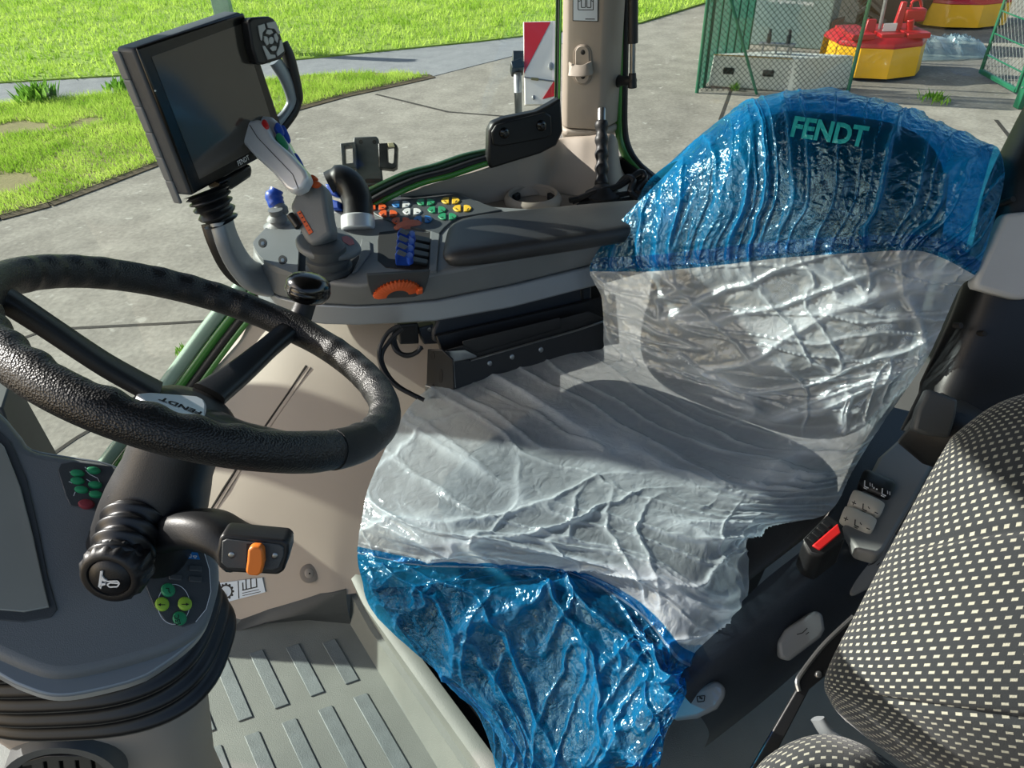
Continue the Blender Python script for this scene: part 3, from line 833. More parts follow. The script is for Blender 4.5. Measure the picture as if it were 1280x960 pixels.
# step up to the seat platform, with the side sill moulded in
def ring_line(z, pts): return [Z(x, y, z) for x, y in pts]
stp_b = [Z(437, 779, 0), Z(468, 831, 0), Z(547, 960, 0), Z(585, 1022, 0)]
stp_t = [Z(436, 716, 0.115), Z(453, 752, 0.115), Z(598, 954, 0.115), Z(650, 1028, 0.115)]
off = nrm(stp_t[2] - stp_t[1]); inn = np.array([-off[1], off[0], 0]); inn = inn if inn[0] > 0 else -inn
m = MB()
mid = [a * 0.45 + b * 0.55 + inn * 0.004 for a, b in zip(stp_b, stp_t)]
mid2 = [p + inn * 0.012 + ZUP * 0.002 for p in mid]
m.loft([stp_b, mid, mid2, [p - ZUP * 0.008 for p in stp_t], [p + inn * 0.012 for p in stp_t], [p + inn * 0.03 - ZUP * 0.003 for p in stp_t], [p + inn * 0.035 - ZUP * 0.03 for p in stp_t]], cap=False, closed=False)
m.build('trim_1', FLOORM, kind='structure', angle=50)
m = MB(); m.prism([p + inn * 0.033 - ZUP * 0.025 for p in stp_t] + [stp_t[-1] + inn * 0.6 - ZUP * 0.025, stp_t[0] + inn * 0.8 - ZUP * 0.025], (0, 0, -0.06)); m.build('trim_2', solid('black_platform_mat', (17, 18, 19), 0.95, bump=0.6, bscale=400, spec=0.1), kind='structure')
# right-hand wheel-arch wall (beige) : control net
net = [[P(60, 700, 1.78), P(150, 620, 1.78), P(244, 493, 1.77), P(292, 428, 1.755), P(327, 386, 1.725), P(430, 372, 1.72), P(560, 380, 1.71), P(700, 380, 1.7)],
       [P(90, 730, 1.75), P(172, 640, 1.74), P(262, 520, 1.71), P(315, 455, 1.69), P(360, 415, 1.67), P(440, 400, 1.66), P(560, 400, 1.66), P(700, 400, 1.66)],
       [P(120, 770, 1.71), P(190, 690, 1.69), P(275, 600, 1.66), P(335, 530, 1.64), P(385, 480, 1.63), P(455, 455, 1.62), P(560, 470, 1.62), P(700, 470, 1.62)],
       [P(150, 810, 1.70), P(215, 770, 1.68), P(270, 715, 1.645), P(340, 650, 1.62), P(400, 610, 1.605), P(460, 580, 1.60), P(560, 560, 1.6), P(700, 560, 1.6)],
       [P(160, 850, 1.71), P(215, 812, 1.69), P(268, 790, 1.665), P(335, 768, 1.625), P(402, 748, 1.598), P(440, 742, 1.595), P(540, 730, 1.595), P(680, 700, 1.6)]]
S = spline_grid(net, 60, 110)
wall_S = S
wall = grid_mesh(S); wall.build('wall_right', BEIGE, kind='structure', angle=60)
def on_wall(x, y, out=0.0):
    r = ray(x, y); D = (wall_S - EYE); D = D / np.linalg.norm(D, axis=2, keepdims=True); k = np.unravel_index((D @ nrm(r)).argmax(), D.shape[:2])
    d = -(ROT.T @ (wall_S[k] - EYE))[2]
    return P(x, y, d - out)
def wall_seam(pts, r, name, mat):
    MB().tube([on_wall(x, y, 0.0) for x, y in pts], r, 6).build(name, mat, kind='structure')
wall_seam([(383, 457), (360, 492), (335, 528), (305, 572), (280, 610), (262, 640)], 0.0028, 'trim_3', solid('panel_gap', (46, 42, 38), 0.9))
wall_seam([(388, 459), (365, 494), (340, 530), (310, 574), (285, 612), (267, 642)], 0.0022, 'trim_4', BEIGE_D)
# dark sill between wall and floor
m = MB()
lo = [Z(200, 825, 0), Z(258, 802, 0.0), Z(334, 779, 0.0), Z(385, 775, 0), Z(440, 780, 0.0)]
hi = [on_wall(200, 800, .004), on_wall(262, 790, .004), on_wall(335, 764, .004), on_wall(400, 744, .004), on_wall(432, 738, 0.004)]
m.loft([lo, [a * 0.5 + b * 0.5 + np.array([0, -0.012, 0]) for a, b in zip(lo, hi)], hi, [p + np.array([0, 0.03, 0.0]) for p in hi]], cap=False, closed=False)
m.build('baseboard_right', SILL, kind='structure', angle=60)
# plug and warning sticker on the wall
wp_ = on_wall(386, 717); wpl = Plane(wp_, nrm(EYE - wp_))
t = thing('blanking_plug', 'round beige blanking plug low on the wheel arch wall', 'plug', wp_)
MB().blob(wpl, 386, 717, 11.5, 12, 0.010, -0.004, dome=0.2, n=24).build('plug_disc', BEIGE_D, t)
MB().blob(wpl, 386.5, 716.5, 7, 7.5, 0.0125, 0.0, dome=0.5, n=20).build('plug_centre', BEIGE, t)
MB().blob(wpl, 387, 717, 1.4, 1.6, 0.0138, 0.0, n=8).build('pin_hole', INK, t)
wp_ = on_wall(304, 738, 0.004); e1 = on_wall(330, 730, .004) - on_wall(278, 745, .004); e2 = on_wall(304, 726, .004) - on_wall(304, 752, .004)
spl = Plane(wp_, np.cross(e1, e2))
if spl.n @ (EYE - wp_) < 0: spl.n = -spl.n
t = thing('warning_sticker', 'pale warning sticker beside the dashboard low on the wall', 'sticker', wp_)
MB().plate(spl, [(272, 729), (328, 722), (332, 740), (274, 755)], 0.001, -0.002).build('sticker_sheet', STICKER, t)
MB().plate(spl, [(297.5, 726), (298.6, 725.8), (299.6, 747.6), (298.4, 748)], 0.0014, 0).build('divider', INK, t)
g = MB()
for k in range(12):
    a = 2 * math.pi * k / 12; g.blob(spl, 283 + 8.6 * math.cos(a), 739 + 9 * math.sin(a), 1.6, 1.6, 0.0016, 0.0, n=6)
g.build('gear_teeth', INK, t)
m = MB(); rr = [[spl.at(283 + q * math.cos(2 * math.pi * k / 24), 739 + q * 1.05 * math.sin(2 * math.pi * k / 24)) + spl.n * 0.0014 for k in range(24)] for q in (6.4, 8.4)]
m.loft(rr, cap=False).build('gear_ring', INK, t)
lettering('!', spl.at(282, 744.5), spl.at(284.6, 744), ZUP, 'exclamation_mark', INK, t, 0.0015, 0.03)
m = MB()
for q in ([(303, 728), (304.4, 727.8), (305, 737), (303.6, 737.4)], [(307, 724), (308.4, 724), (309, 736), (307.6, 736.4)], [(313, 723), (314.4, 723), (315, 735), (313.6, 735.4)], [(320, 723), (321.4, 723), (322, 733), (320.6, 733.4)], [(303, 737), (322, 732.6), (322.2, 734), (303.2, 738.4)], [(303, 741), (324, 736.4), (324.1, 737.2), (303.1, 741.8)], [(303.4, 744), (326, 739), (326.1, 739.8), (303.5, 744.8)]):
    m.plate(spl, q, 0.0014, 0)
m.build('sticker_drawing', INK, t)

# ---- window frame sweeps along the lower edge of the right-hand window
edge = [(100, 690), (150, 615), (200, 550), (244, 493), (292, 428), (326, 386), (370, 335), (430, 285), (480, 253), (525, 232), (565, 221), (600, 209), (632, 199), (662, 191), (682, 182), (694, 170), (699, 155), (700, 120), (701, 60), (702, -10), (703, -120), (704, -260)]
dn = np.array([0, 0, 1.0])
def sweep_edge(dx, dy, out, r, name, mat, rng=None):
    k0, k1 = rng or (0, 99)
    fk = [1 if i < 12 else max(0.28, 1 - 0.24 * (i - 11)) for i in range(len(edge))]
    pts = bez([shifted(WIN, out).at(edge[i][0] + dx * fk[i], edge[i][1] + dy * fk[i]) for i in range(len(edge))[k0:k1]], 5)
    fr = [fk[i] for i in range(len(edge))[k0:k1] for _ in range(5)][:len(pts)]
    fr += [fr[-1]] * (len(pts) - len(fr))
    MB().tube(pts, [(r[0] * q, r[1] * q) for q in fr], 8, ex=3).build(name, mat, kind='structure', angle=60)
sweep_edge(-2, -2, 0.012, (0.007, 0.007), 'trim_5', GREEN)
sweep_edge(-9, -6, 0.004, (0.012, 0.009), 'trim_6', RUBBER)
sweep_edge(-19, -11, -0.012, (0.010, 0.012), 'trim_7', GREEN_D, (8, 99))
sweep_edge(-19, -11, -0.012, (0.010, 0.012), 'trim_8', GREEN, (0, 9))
sweep_edge(-33, -18, -0.02, (0.014, 0.016), 'trim_9', GLASS_EDGE, (0, 8))
gpoly = [W(x - 9, y - 6, -0.006) for x, y in edge] + [W(-500, -260, -.006), W(-500, 760, -.006)]
MB().prism(gpoly, RT * 0.004).build('window_1', PANE, kind='structure')
# ---- black hinge bracket with two bolts on the window corner
t = thing('window_bracket', 'black window bracket with two round bolts beside the beige pillar', 'bracket', W(650, 170, .01))
bk = [(605, 197), (606, 160), (611, 150), (625, 144), (665, 136), (680, 128), (695, 119), (698, 160), (690, 178), (670, 188), (630, 200), (608, 207)]
MB().plate(WIN, bk, 0.03, 0.002).build('bracket_plate', BLACK, t, bevel=0.006)
MB().plate(WIN, [(608, 160), (614, 151), (675, 135), (682, 140), (683, 163), (676, 168), (620, 178), (610, 176)], 0.036, 0.028).build('raised_pad', BLACK, t, bevel=0.006)
for x, y in ((623.5, 161), (669, 152)):
    MB().blob(WIN, x, y, 7, 8, 0.044, 0.034, n=20).build('bolt_washer', BLACK_G, t)
    MB().blob(WIN, x + .5, y, 3.4, 4, 0.05, 0.04, n=6, dome=0.1).build('bolt_head', BLACK, t)

# ---- beige rear pillar
pa = P(702, 180, 1.85); pb = P(752, 180, 1.82); pc = P(772, 180, 1.89)
pa, pb, pc = [np.array([p[0], p[1], 0]) for p in (pa, pb, pc)]
back_ = nrm(np.array([pa[0] - 0, pa[1], 0]))
def pring(z, g=0.0, sc=1.0):
    c = (pa + pc) / 2; r = []
    for p in (pa - back_ * -0.08, pa + back_ * 0.012, pa + nrm(pb - pa) * 0.012, pb - nrm(pb - pa) * 0.010, pb + nrm(pc - pb) * 0.012, pc - nrm(pc - pb) * 0.006, pc + back_ * 0.02, pc + back_ * 0.09):
        r.append(c + (p - c) * sc + ZUP * z)
    return r
zs = Z_ = None
ppl = Plane(pa, np.cross(pb - pa, ZUP))
if ppl.n @ (EYE - pa) < 0: ppl.n = -ppl.n
zseam = ppl.at(725, 163)[2]
MB().loft([pring(zseam + 0.003, sc=0.97), pring(zseam + 0.008), pring(1.74)]).build('trim_10', BEIGE, kind='structure', angle=30, bevel=0.004)
zl = 0.70
low = pring(zseam); 
MB().loft([[p + back_ * 0.06 for p in pring(zseam - 0.06, sc=0.9)], pring(zseam - 0.014), pring(zseam - 0.006), pring(zseam, sc=0.97)]).build('trim_11', BEIGE, kind='structure', angle=30, bevel=0.004)
# clip
t = thing('belt_clip', 'beige moulded hook clip with two screws on the pillar', 'clip', ppl.at(729, 80))
MB().plate(ppl, [(728.5 + 11.5 * math.cos(a) , (68 if math.sin(a) < 0 else 93) + 13 * math.sin(a)) for a in np.linspace(0, 2 * math.pi, 24, endpoint=False)], 0.004, -0.001).build('recess_rim', BEIGE_D, t, bevel=0.001)
MB().plate(ppl, [(728.5 + 9 * math.cos(a) , (66 if math.sin(a) < 0 else 94) + 10 * math.sin(a)) for a in np.linspace(0, 2 * math.pi, 24, endpoint=False)], 0.008, 0.0).build('clip_base', BEIGE, t, bevel=0.002)
for y in (64.5, 94.5):
    MB().blob(ppl, 729.5, y, 3.4, 3.8, 0.0095, 0.004, n=16).build('screw', INK, t)
hk = [ppl.at(740, 83, 0.006), ppl.at(739, 83, 0.026), ppl.at(730, 84.5, 0.034), ppl.at(719, 84.5, 0.03), ppl.at(715.5, 83.5, 0.022), ppl.at(715, 83, 0.014)]
MB().tube(bez(hk, 5), (0.003, 0.0145), 10, up=CY, ex=5).build('hook', BEIGE, t)
# sticker on pillar
t = thing('pillar_sticker', 'pale pictogram sticker at the top of the beige pillar', 'sticker', ppl.at(731, 10, .003))
MB().plate(ppl, [(716, -60), (749, -60), (748, 27), (716, 26)], 0.0022, 0.0002).build('sticker_border', INK, t)
MB().plate(ppl, [(717, -60), (748, -60), (747, 26), (717, 25)], 0.003, 0.001).build('sticker_sheet', STICKER, t)
m = MB()
def line(pl, m, pts, w=0.9, lift=0.0036):
    for (x0, y0), (x1, y1) in zip(pts, pts[1:]):
        L = math.hypot(x1 - x0, y1 - y0); dx, dy = -(y1 - y0) / L * w / 2, (x1 - x0) / L * w / 2
        m.add([pl.at(x0 + dx, y0 + dy) + pl.n * lift, pl.at(x1 + dx, y1 + dy) + pl.n * lift, pl.at(x1 - dx, y1 - dy) + pl.n * lift, pl.at(x0 - dx, y0 - dy) + pl.n * lift], [(0, 1, 2, 3)])
line(ppl, m, [(723, -20), (723, 12), (742, 12), (742, -20)]); line(ppl, m, [(727, -20), (727, 9), (732, 9), (732, -20)]); line(ppl, m, [(734, -20), (734, 9), (739, 9), (739, -20)]); line(ppl, m, [(723, 2), (727, 0)]); line(ppl, m, [(742, 2), (739, 0)]); line(ppl, m, [(732, 23.5), (744, 23.5)], 1.1)
m.build('sticker_drawing', INK, t)
# ---- rear window : green jamb, black seal, glass
redge = [(774, -260), (774, -100), (773, -10), (772, 60), (771, 120), (771, 155), (774, 178), (783, 198), (800, 217), (822, 236), (850, 262), (900, 300), (960, 340)]
REAR = Plane(np.array([pc[0] + 0.02, pc[1] + 0.02, 0.8]), -nrm(np.array([0.74, 0.67, 0]) ))
def sweep_r(dx, dy, out, r, name, mat):
    MB().tube(bez([shifted(REAR, out).at(x + dx, y + dy) for x, y in redge], 5), r, 8, ex=3).build(name, mat, kind='structure', angle=60)
sweep_r(2.0, 2, 0.03, (0.0075, 0.01), 'trim_12', GREEN)
sweep_r(8.5, 0, 0.015, (0.010, 0.010), 'trim_13', RUBBER)
rp = [REAR.at(x + 10, y) for x, y in redge]
MB().prism(rp + [REAR.at(1900, 900), REAR.at(1900, -200)], -REAR.n * 0.004).build('window_2', PANE, kind='structure')
# black corner cover below
MB().plate(Plane(REAR.p0 + REAR.n * 0.02, REAR.n), [(772, 196), (783, 194), (822, 226), (815, 245), (790, 250), (770, 240)], 0.02, -0.02).build('trim_14', BLACK, kind='structure', bevel=0.004)
# gas strut
t = thing('gas_strut', 'black gas strut with steel rod beside the rear window', 'strut', REAR.at(790, 100, .05))
def RP(x, y, o=0.05): return shifted(REAR, o).at(x, y)
MB().tube([RP(791, -200), RP(791, 54)], 0.0125, 16).build('cylinder', BLACK, t)
MB().tube([RP(791, 52), RP(790.5, 95)], 0.007, 12).build('rod', STEEL, t)
MB().tube([RP(790.5, 91), RP(790.5, 110)], [0.009, 0.0115], 14).build('rod_end', BLACK, t, bevel=0.002)
MB().tube([RP(793, 101), RP(781, 101), RP(776, 101, .045), RP(769, 101, .04)], [0.010, 0.012, 0.012, 0.02], 14).build('ball_joint', BLACK, t)
MB().tube([RP(771, 101, .04), RP(767.5, 101, .04)], [0.024, 0.022], 16).build('joint_flange', BLACK, t)

# ---- beige rear side shelf with cup holder
shelfz = 0.705
r0 = [W(x, y) for x, y in [(505, 242), (545, 229), (580, 218), (616, 207), (650, 197), (680, 185)]] + [ppl.at(700, 172, 0.006), ppl.at(735, 169, 0.006), ppl.at(768, 171, -0.008), REAR.at(786, 207, 0.03), REAR.at(815, 240, 0.03)]
r3 = [Z(x, y, shelfz) for x, y in [(490, 264), (535, 263), (575, 260), (610, 255), (638, 250), (664, 247), (692, 246), (724, 250), (758, 257), (798, 267), (842, 276)]]
dr = [nrm((b - a) * np.array([1, 1, 0])) for a, b in zip(r0, r3)]
r1 = [a * 0.93 + b * 0.07 + q * 0.008 for a, b, q in zip(r0, r3, dr)]
r2 = [a * 0.50 + b * 0.50 + ZUP * -0.014 - q * 0.004 for a, b, q in zip(r0, r3, dr)]
r2b = [a * 0.16 + b * 0.84 + ZUP * -0.012 for a, b in zip(r0, r3)]
r4 = [p + q * 0.2 - ZUP * 0.003 for p, q in zip(r3, dr)]
S = spline_grid([r0, r1, r2, r2b, r3, r4], 60, 100)
grid_mesh(S).build('trim_15', BEIGE, kind='structure', angle=70)
cc = Z(666, 247, shelfz + 0.016)
t = thing('cup_holder', 'round beige cup holder in the shelf behind the armrest', 'cup holder', cc)
MB().lathe(cc, ZUP, [(0.052, -0.07), (0.056, -0.01), (0.054, 0.008), (0.060, 0.012), (0.067, 0.006), (0.072, -0.004), (0.07, -0.01), (0.058, -0.075)], 40).build('cup_ring', BEIGE, t, angle=60)
MB().lathe(cc, ZUP, [(0.053, -0.069), (0.053, -0.066)], 30).build('cup_bottom', INK, t)
for a in (0.4, 2.5, 4.6):
    MB().box(cc + np.array([math.cos(a), math.sin(a), 0]) * 0.05 + ZUP * -0.02, [[math.cos(a), math.sin(a), 0], [-math.sin(a), math.cos(a), 0], ZUP], (0.006, 0.012, 0.02)).build('grip_tab', BLACK, t, bevel=0.003)
# ---- ribbed lever with boot, cables
lb = Z(752, 252, 0.70); lpl = face_plane(752, 200, -(ROT.T @ (lb - EYE))[2])
t = thing('ribbed_hand_lever', 'black ribbed hand lever with bare steel tip before the pillar', 'lever', lb)
def LP(x, y): return lpl.at(x, y)
prof = []
for k in range(61):
    y = 240 - k * (240 - 152) / 60; prof.append((LP(752, y), 0.0152 + 0.0022 * math.cos(2 * math.pi * (y - 157) / 18.0) if y < 232 else 0.0135))
MB().tube([p for p, r in prof], [r for p, r in prof], 18, up=CX).build('ribbed_grip', RUBBER, t, angle=80)
MB().tube([LP(752, 153), LP(752, 137), LP(752, 135.5)], [0.0105, 0.0105, 0.009], 16, up=CX).build('steel_tip', STEEL, t)
MB().lathe(LP(752, 262), ZUP, [(0.075, -0.02), (0.075, 0.0), (0.066, 0.008), (0.068, 0.014), (0.055, 0.022), (0.056, 0.028), (0.042, 0.036), (0.043, 0.042), (0.028, 0.05), (0.02, 0.06)], 26).build('rubber_boot', RUBBER, t, angle=60)
cb = Z(800, 250, 0.72)
t = thing('cable_bundle', 'tangle of black cables at the foot of the hand lever', 'cable', cb)
for k, pts in enumerate([[(715, 252), (745, 240), (775, 232), (800, 215), (806, 225), (795, 240), (820, 245)], [(722, 258), (760, 246), (790, 240), (800, 228), (815, 232), (812, 246)], [(712, 250), (735, 246), (765, 238), (782, 222), (792, 226), (788, 240), (805, 252)], [(760, 252), (790, 248), (802, 238), (818, 240), (826, 250)]]):
    d0 = -(ROT.T @ (lb - EYE))[2] - 0.03
    MB().tube(bez([P(x, y, d0 - 0.01 * math.sin(i * 1.3 + k)) for i, (x, y) in enumerate(pts)], 6), 0.0075 - 0.001 * (k % 2), 8).build('cable', BLACK, t)
MB().lathe(BK * -0.9 + RT * 2.05 - ZUP * 0.3, ZUP, [(0.075, 0), (0.075, 2.6), (0.06, 2.62)], 24).build('unseen_exhaust_stack', BLACK, kind='structure')  # exhaust stack out of view, added to cast a shadow band on the seat
fw = [(1.246, 0.0), (1.489, 0.5), (1.62, 0.5), (1.62, -0.05), (1.246, -0.05)]
MB().prism([BK * -0.60 + RT * r + ZUP * z for r, z in fw], -BK * 0.03).build('shade_panel_front', SILL, kind='structure', bevel=0.004)  # unseen panel, its sloped edge shaped to shade the far floor
# ---- cab roof, then unseen side and rear walls added against sky light
def tw(b, r, z): return BK * b + RT * r + ZUP * z
ROOF = [(-0.62, -0.12), (1.65, -0.12), (1.65, 1.88), (-0.62, 1.88)]
MB().prism([tw(b, r, 1.68) for b, r in ROOF], (0, 0, 0.12)).build('ceiling', ROOFM, kind='structure')

MB().prism([tw(0.42, -0.10, -0.1), tw(1.65, -0.10, -0.1), tw(1.65, -0.10, 0.95), tw(0.62, -0.10, 0.95), tw(0.42, -0.10, 0.55)], -RT * 0.04).build('unseen_wall_left', SILL, kind='structure')  # unseen left wall, added to darken the lower right
MB().prism([tw(1.66, -0.14, -0.1), tw(1.66, 1.62, -0.1), tw(1.66, 1.62, 0.55), tw(1.66, -0.14, 0.55)], BK * 0.04).build('unseen_wall_back', SILL, kind='structure')  # unseen rear wall, also added to hold back sky light
# ================================================================ driver's seat
BD = np.array([0.6, 0.8, 0.0]); LEAN = math.radians(18)
BUP = np.array([BD[0] * math.sin(LEAN), BD[1] * math.sin(LEAN), math.cos(LEAN)]); BSD = np.array([0.8, -0.6, 0.0])
BFR = nrm(np.cross(BUP, BSD)); BFR = BFR if BFR @ (EYE - np.array([.43, 1.14, .5])) > 0 else -BFR
BACK = Plane([0.43, 1.14, 0.5], BFR)
def BP(x, y, out=0.0):
    r = ray(x, y); p0 = BACK.p0 + BFR * out
    return EYE + r * ((BFR @ (p0 - EYE)) / (BFR @ r))
def bl(s, h, o=0.0): return BACK.p0 + BSD * s + BUP * h + BFR * o
seat = thing('driver_seat', 'dark driver seat under blue and milky plastic film', 'seat', (0.25, 0.9, 0.09))
q = [(-0.205, 0.925), (0.235, 0.650), (0.665, 0.945), (0.185, 1.31)]
MB().pillow([(x, y, 0.496) for x, y in q], ZUP, 0.13, ex=4.5, dome=0.012, n=48, r=0.22).build('seat_cushion', SEATCLOTH, seat, angle=80)
MB().pillow([bl(-.265, -.06, -.02), bl(.30, -.06, -.02), bl(.262, .555, -.02), bl(-.15, .555, -.02)], BFR, 0.11, ex=3.6, dome=0.02, n=48, r=0.22).build('backrest', SEATCLOTH, seat, angle=80)
MB().pillow([bl(-.13, .05, .01), bl(.21, .05, .01), bl(.20, .40, .01), bl(-.10, .40, .01)], BFR, 0.03, ex=4, dome=0.015, n=40, r=0.3).build('backrest_insert', SEATCLOTH, seat, angle=80)
for sgn in (-1, 1):
    MB().tube(bez([bl(.035 + .20 * sgn, .06, -.03), bl(.035 + .215 * sgn, .2, -.02), bl(.045 + .20 * sgn, .36, -.02), bl(.05 + .17 * sgn, .48, -.03)], 5), [(0.03, 0.045)] * 16, 14, up=BFR).build('side_bolster', SEATCLOTH, seat, angle=80)
m = MB(); m.loft([[np.array([x, y, 0.095]) for x, y in ((-0.12, .90), (.12, .66), (.50, .93), (.19, 1.18))], [np.array([x, y, 0.36]) for x, y in ((-0.13, .90), (.13, .65), (.53, .93), (.20, 1.19))]])
m.build('seat_pedestal', BLACK, seat, bevel=0.02)
# moulded side housing on the door side
net = [[Z(838, 842, .42), Z(890, 790, .43), Z(950, 730, .44), Z(1000, 690, .45), Z(1062, 640, .455), Z(1100, 572, .46), Z(1135, 545, .46)],
       [Z(852, 866, .415), Z(918, 806, .43), Z(978, 752, .44), Z(1040, 700, .45), Z(1088, 668, .455), Z(1140, 600, .46), Z(1172, 566, .46)],
       [Z(870, 888, .375), Z(940, 832, .385), Z(1000, 780, .39), Z(1058, 725, .40), Z(1104, 686, .41), Z(1155, 622, .42), Z(1190, 580, .42)],
       [Z(886, 915, .31), Z(955, 862, .315), Z(1015, 808, .32), Z(1075, 752, .33), Z(1118, 706, .34), Z(1165, 640, .34), Z(1205, 600, .34)],
       [Z(880, 935, .26), Z(950, 880, .26), Z(1012, 826, .265), Z(1072, 770, .27), Z(1118, 722, .28), Z(1165, 655, .28), Z(1205, 615, .28)]]
S = spline_grid(net, 40, 60)
grid_mesh(S).build('side_housing', SEATPL, seat, angle=60)
sp = Plane(Z(1085, 630, .464), ZUP)
MB().plate(sp, [(1052, 662), (1064, 640), (1098, 573), (1126, 548), (1150, 556), (1172, 572), (1150, 612), (1104, 690), (1094, 697), (1070, 690)], 0.006, -0.02).build('switch_panel', PANELSW, seat, bevel=0.006)
MB().plate(sp, [(1030, 652), (1072, 560), (1112, 500), (1172, 515), (1180, 572), (1098, 590), (1060, 660)], -0.012, -0.05).build('rear_housing', SEATPL, seat, bevel=0.006)
def rocker(cx, cy, hx, hy, rot, mat, nm, icon):
    r = MB().blob(sp, cx, cy, hx, hy, 0.020, 0.0, ex=5, n=28, rot=rot, dome=0.3).build(nm, mat, seat, angle=50)
    c, s = math.cos(rot), math.sin(rot); ink = WHITEINK if mat is BLACK else INK
    def U(u, v): return (cx + u * c - v * s, cy + u * s + v * c)
    top = Plane(sp.p0 + sp.n * 0.0205, sp.n); mm = MB()
    def ln(pts, w=1.1): line(top, mm, [U(*p) for p in pts], w, 0.0006)
    def chair(u, v): ln([(u - 4, v - 4), (u - 1.5, v + 3), (u + 4, v + 3)], 1.5); ln([(u - 2, v + 5), (u + 3, v + 5)], 1.0)
    if icon == 'heat':
        chair(-12, 0); chair(12, 0); ln([(-9, -4), (-7, 0)]); ln([(-6, -4), (-4, 0)]); ln([(15, -4), (17, 0)]); ln([(18, -4), (20, 0)])
        ln([(-3, 0), (-1, 0)], 2); ln([(1, 0), (3, 0)], 2)
    else:
        ln([(-18, 0), (-12, 0)]); ln([(-15, -3), (-15, 3)]); chair(0, 0); ln([(13, 0), (18, 0)]); ln([(3, -3), (6, -1)])
    mm.build('rocker_symbol', ink, r, stuff=True)
rocker(1094, 611, 22, 11.5, 0.42, BLACK, 'heating_switch', 'heat')
rocker(1081, 635, 22, 9.5, 0.42, BEIGESW, 'support_switch', 'plus')
rocker(1071, 655, 22, 9.5, 0.42, BEIGESW, 'support_switch', 'plus')
def side_lever(pts, d, lab, sym):
    fp = face_plane(pts[0][0], pts[0][1], d, -0.15, 0.35)
    o = MB().plate(fp, pts, 0.0, -0.03).build('seat_lever', GREYLEV, seat, bevel=0.008, seg=3, label=lab)
    cx = sum(p[0] for p in pts) / len(pts); cy = sum(p[1] for p in pts) / len(pts) - 3; mm = MB()
    if sym == 0: line(fp, mm, [(cx - 7, cy + 2), (cx, cy), (cx + 6, cy - 6)], 1.2, 0.001); line(fp, mm, [(cx + 4, cy + 2), (cx + 8, cy - 1)], 1.0, 0.001)
    else:
        line(fp, mm, [(cx - 5, cy - 4), (cx + 5, cy - 5), (cx + 4, cy + 2), (cx - 4, cy + 3), (cx - 5, cy - 4)], 1.2, 0.001); line(fp, mm, [(cx - 2, cy - 3), (cx + 2, cy - 1)], 2.5, 0.001)
    mm.build('lever_symbol', INK, o, stuff=True)
def depth(p): return -(ROT.T @ (p - EYE))[2]
side_lever([(972, 803), (982, 787), (1020, 763), (1029, 767), (1032, 787), (1027, 797), (987, 827), (975, 822)], depth(Z(1000, 780, .40)) - 0.02, 'grey lever with seat tilt symbol', 0)
side_lever([(836, 884), (850, 868), (896, 851), (907, 858), (908, 871), (897, 887), (872, 899), (842, 902)], depth(Z(880, 880, .37)) - 0.02, 'grey lever with square symbol near the blue film', 1)
side_lever([(1060, 739), (1073, 707), (1112, 662), (1126, 672), (1120, 690), (1085, 737), (1066, 746)], depth(Z(1095, 690, .41)) - 0.02, 'grey lever half hidden by the dotted backrest', 0)
# belt buckle
bc = Z(1030, 672, .50)
t = thing('belt_buckle', 'black seat belt buckle with red release button', 'buckle', bc - ZUP * 0.06)
bpn = Plane(Z(1030, 668, 0.515), nrm(ZUP * 0.8 - CZ * -0.6))
MB().plate(bpn, [(1004, 674), (1034, 644), (1052, 656), (1056, 672), (1028, 694), (1014, 690)], 0.0, -0.002).build('buckle_top', BLACK, t, bevel=0.001)
MB().prism([bpn.at(x, y) - bpn.n * 0.001 for x, y in [(1003, 675), (1034, 643), (1053, 655), (1058, 673), (1028, 696), (1012, 692)]], (0, 0, -0.062)).build('buckle_body', BLACK, t, bevel=0.006, seg=3)
MB().plate(bpn, [(1014.5, 682.5), (1046.5, 655), (1050.5, 667), (1024.5, 688.5)], 0.004, -0.01).build('release_button', REDP, t, bevel=0.002)
for k in range(4):
    f = k / 4.0; a = (1008 + 24 * f, 673 - 25 * f); MB().plate(bpn, [(a[0], a[1]), (a[0] + 3.5, a[1] - 3.6), (a[0] + 13, a[1] + 3), (a[0] + 9, a[1] + 6.5)], 0.003, -0.004).build('grip_rib', BLACK, t, bevel=0.001)
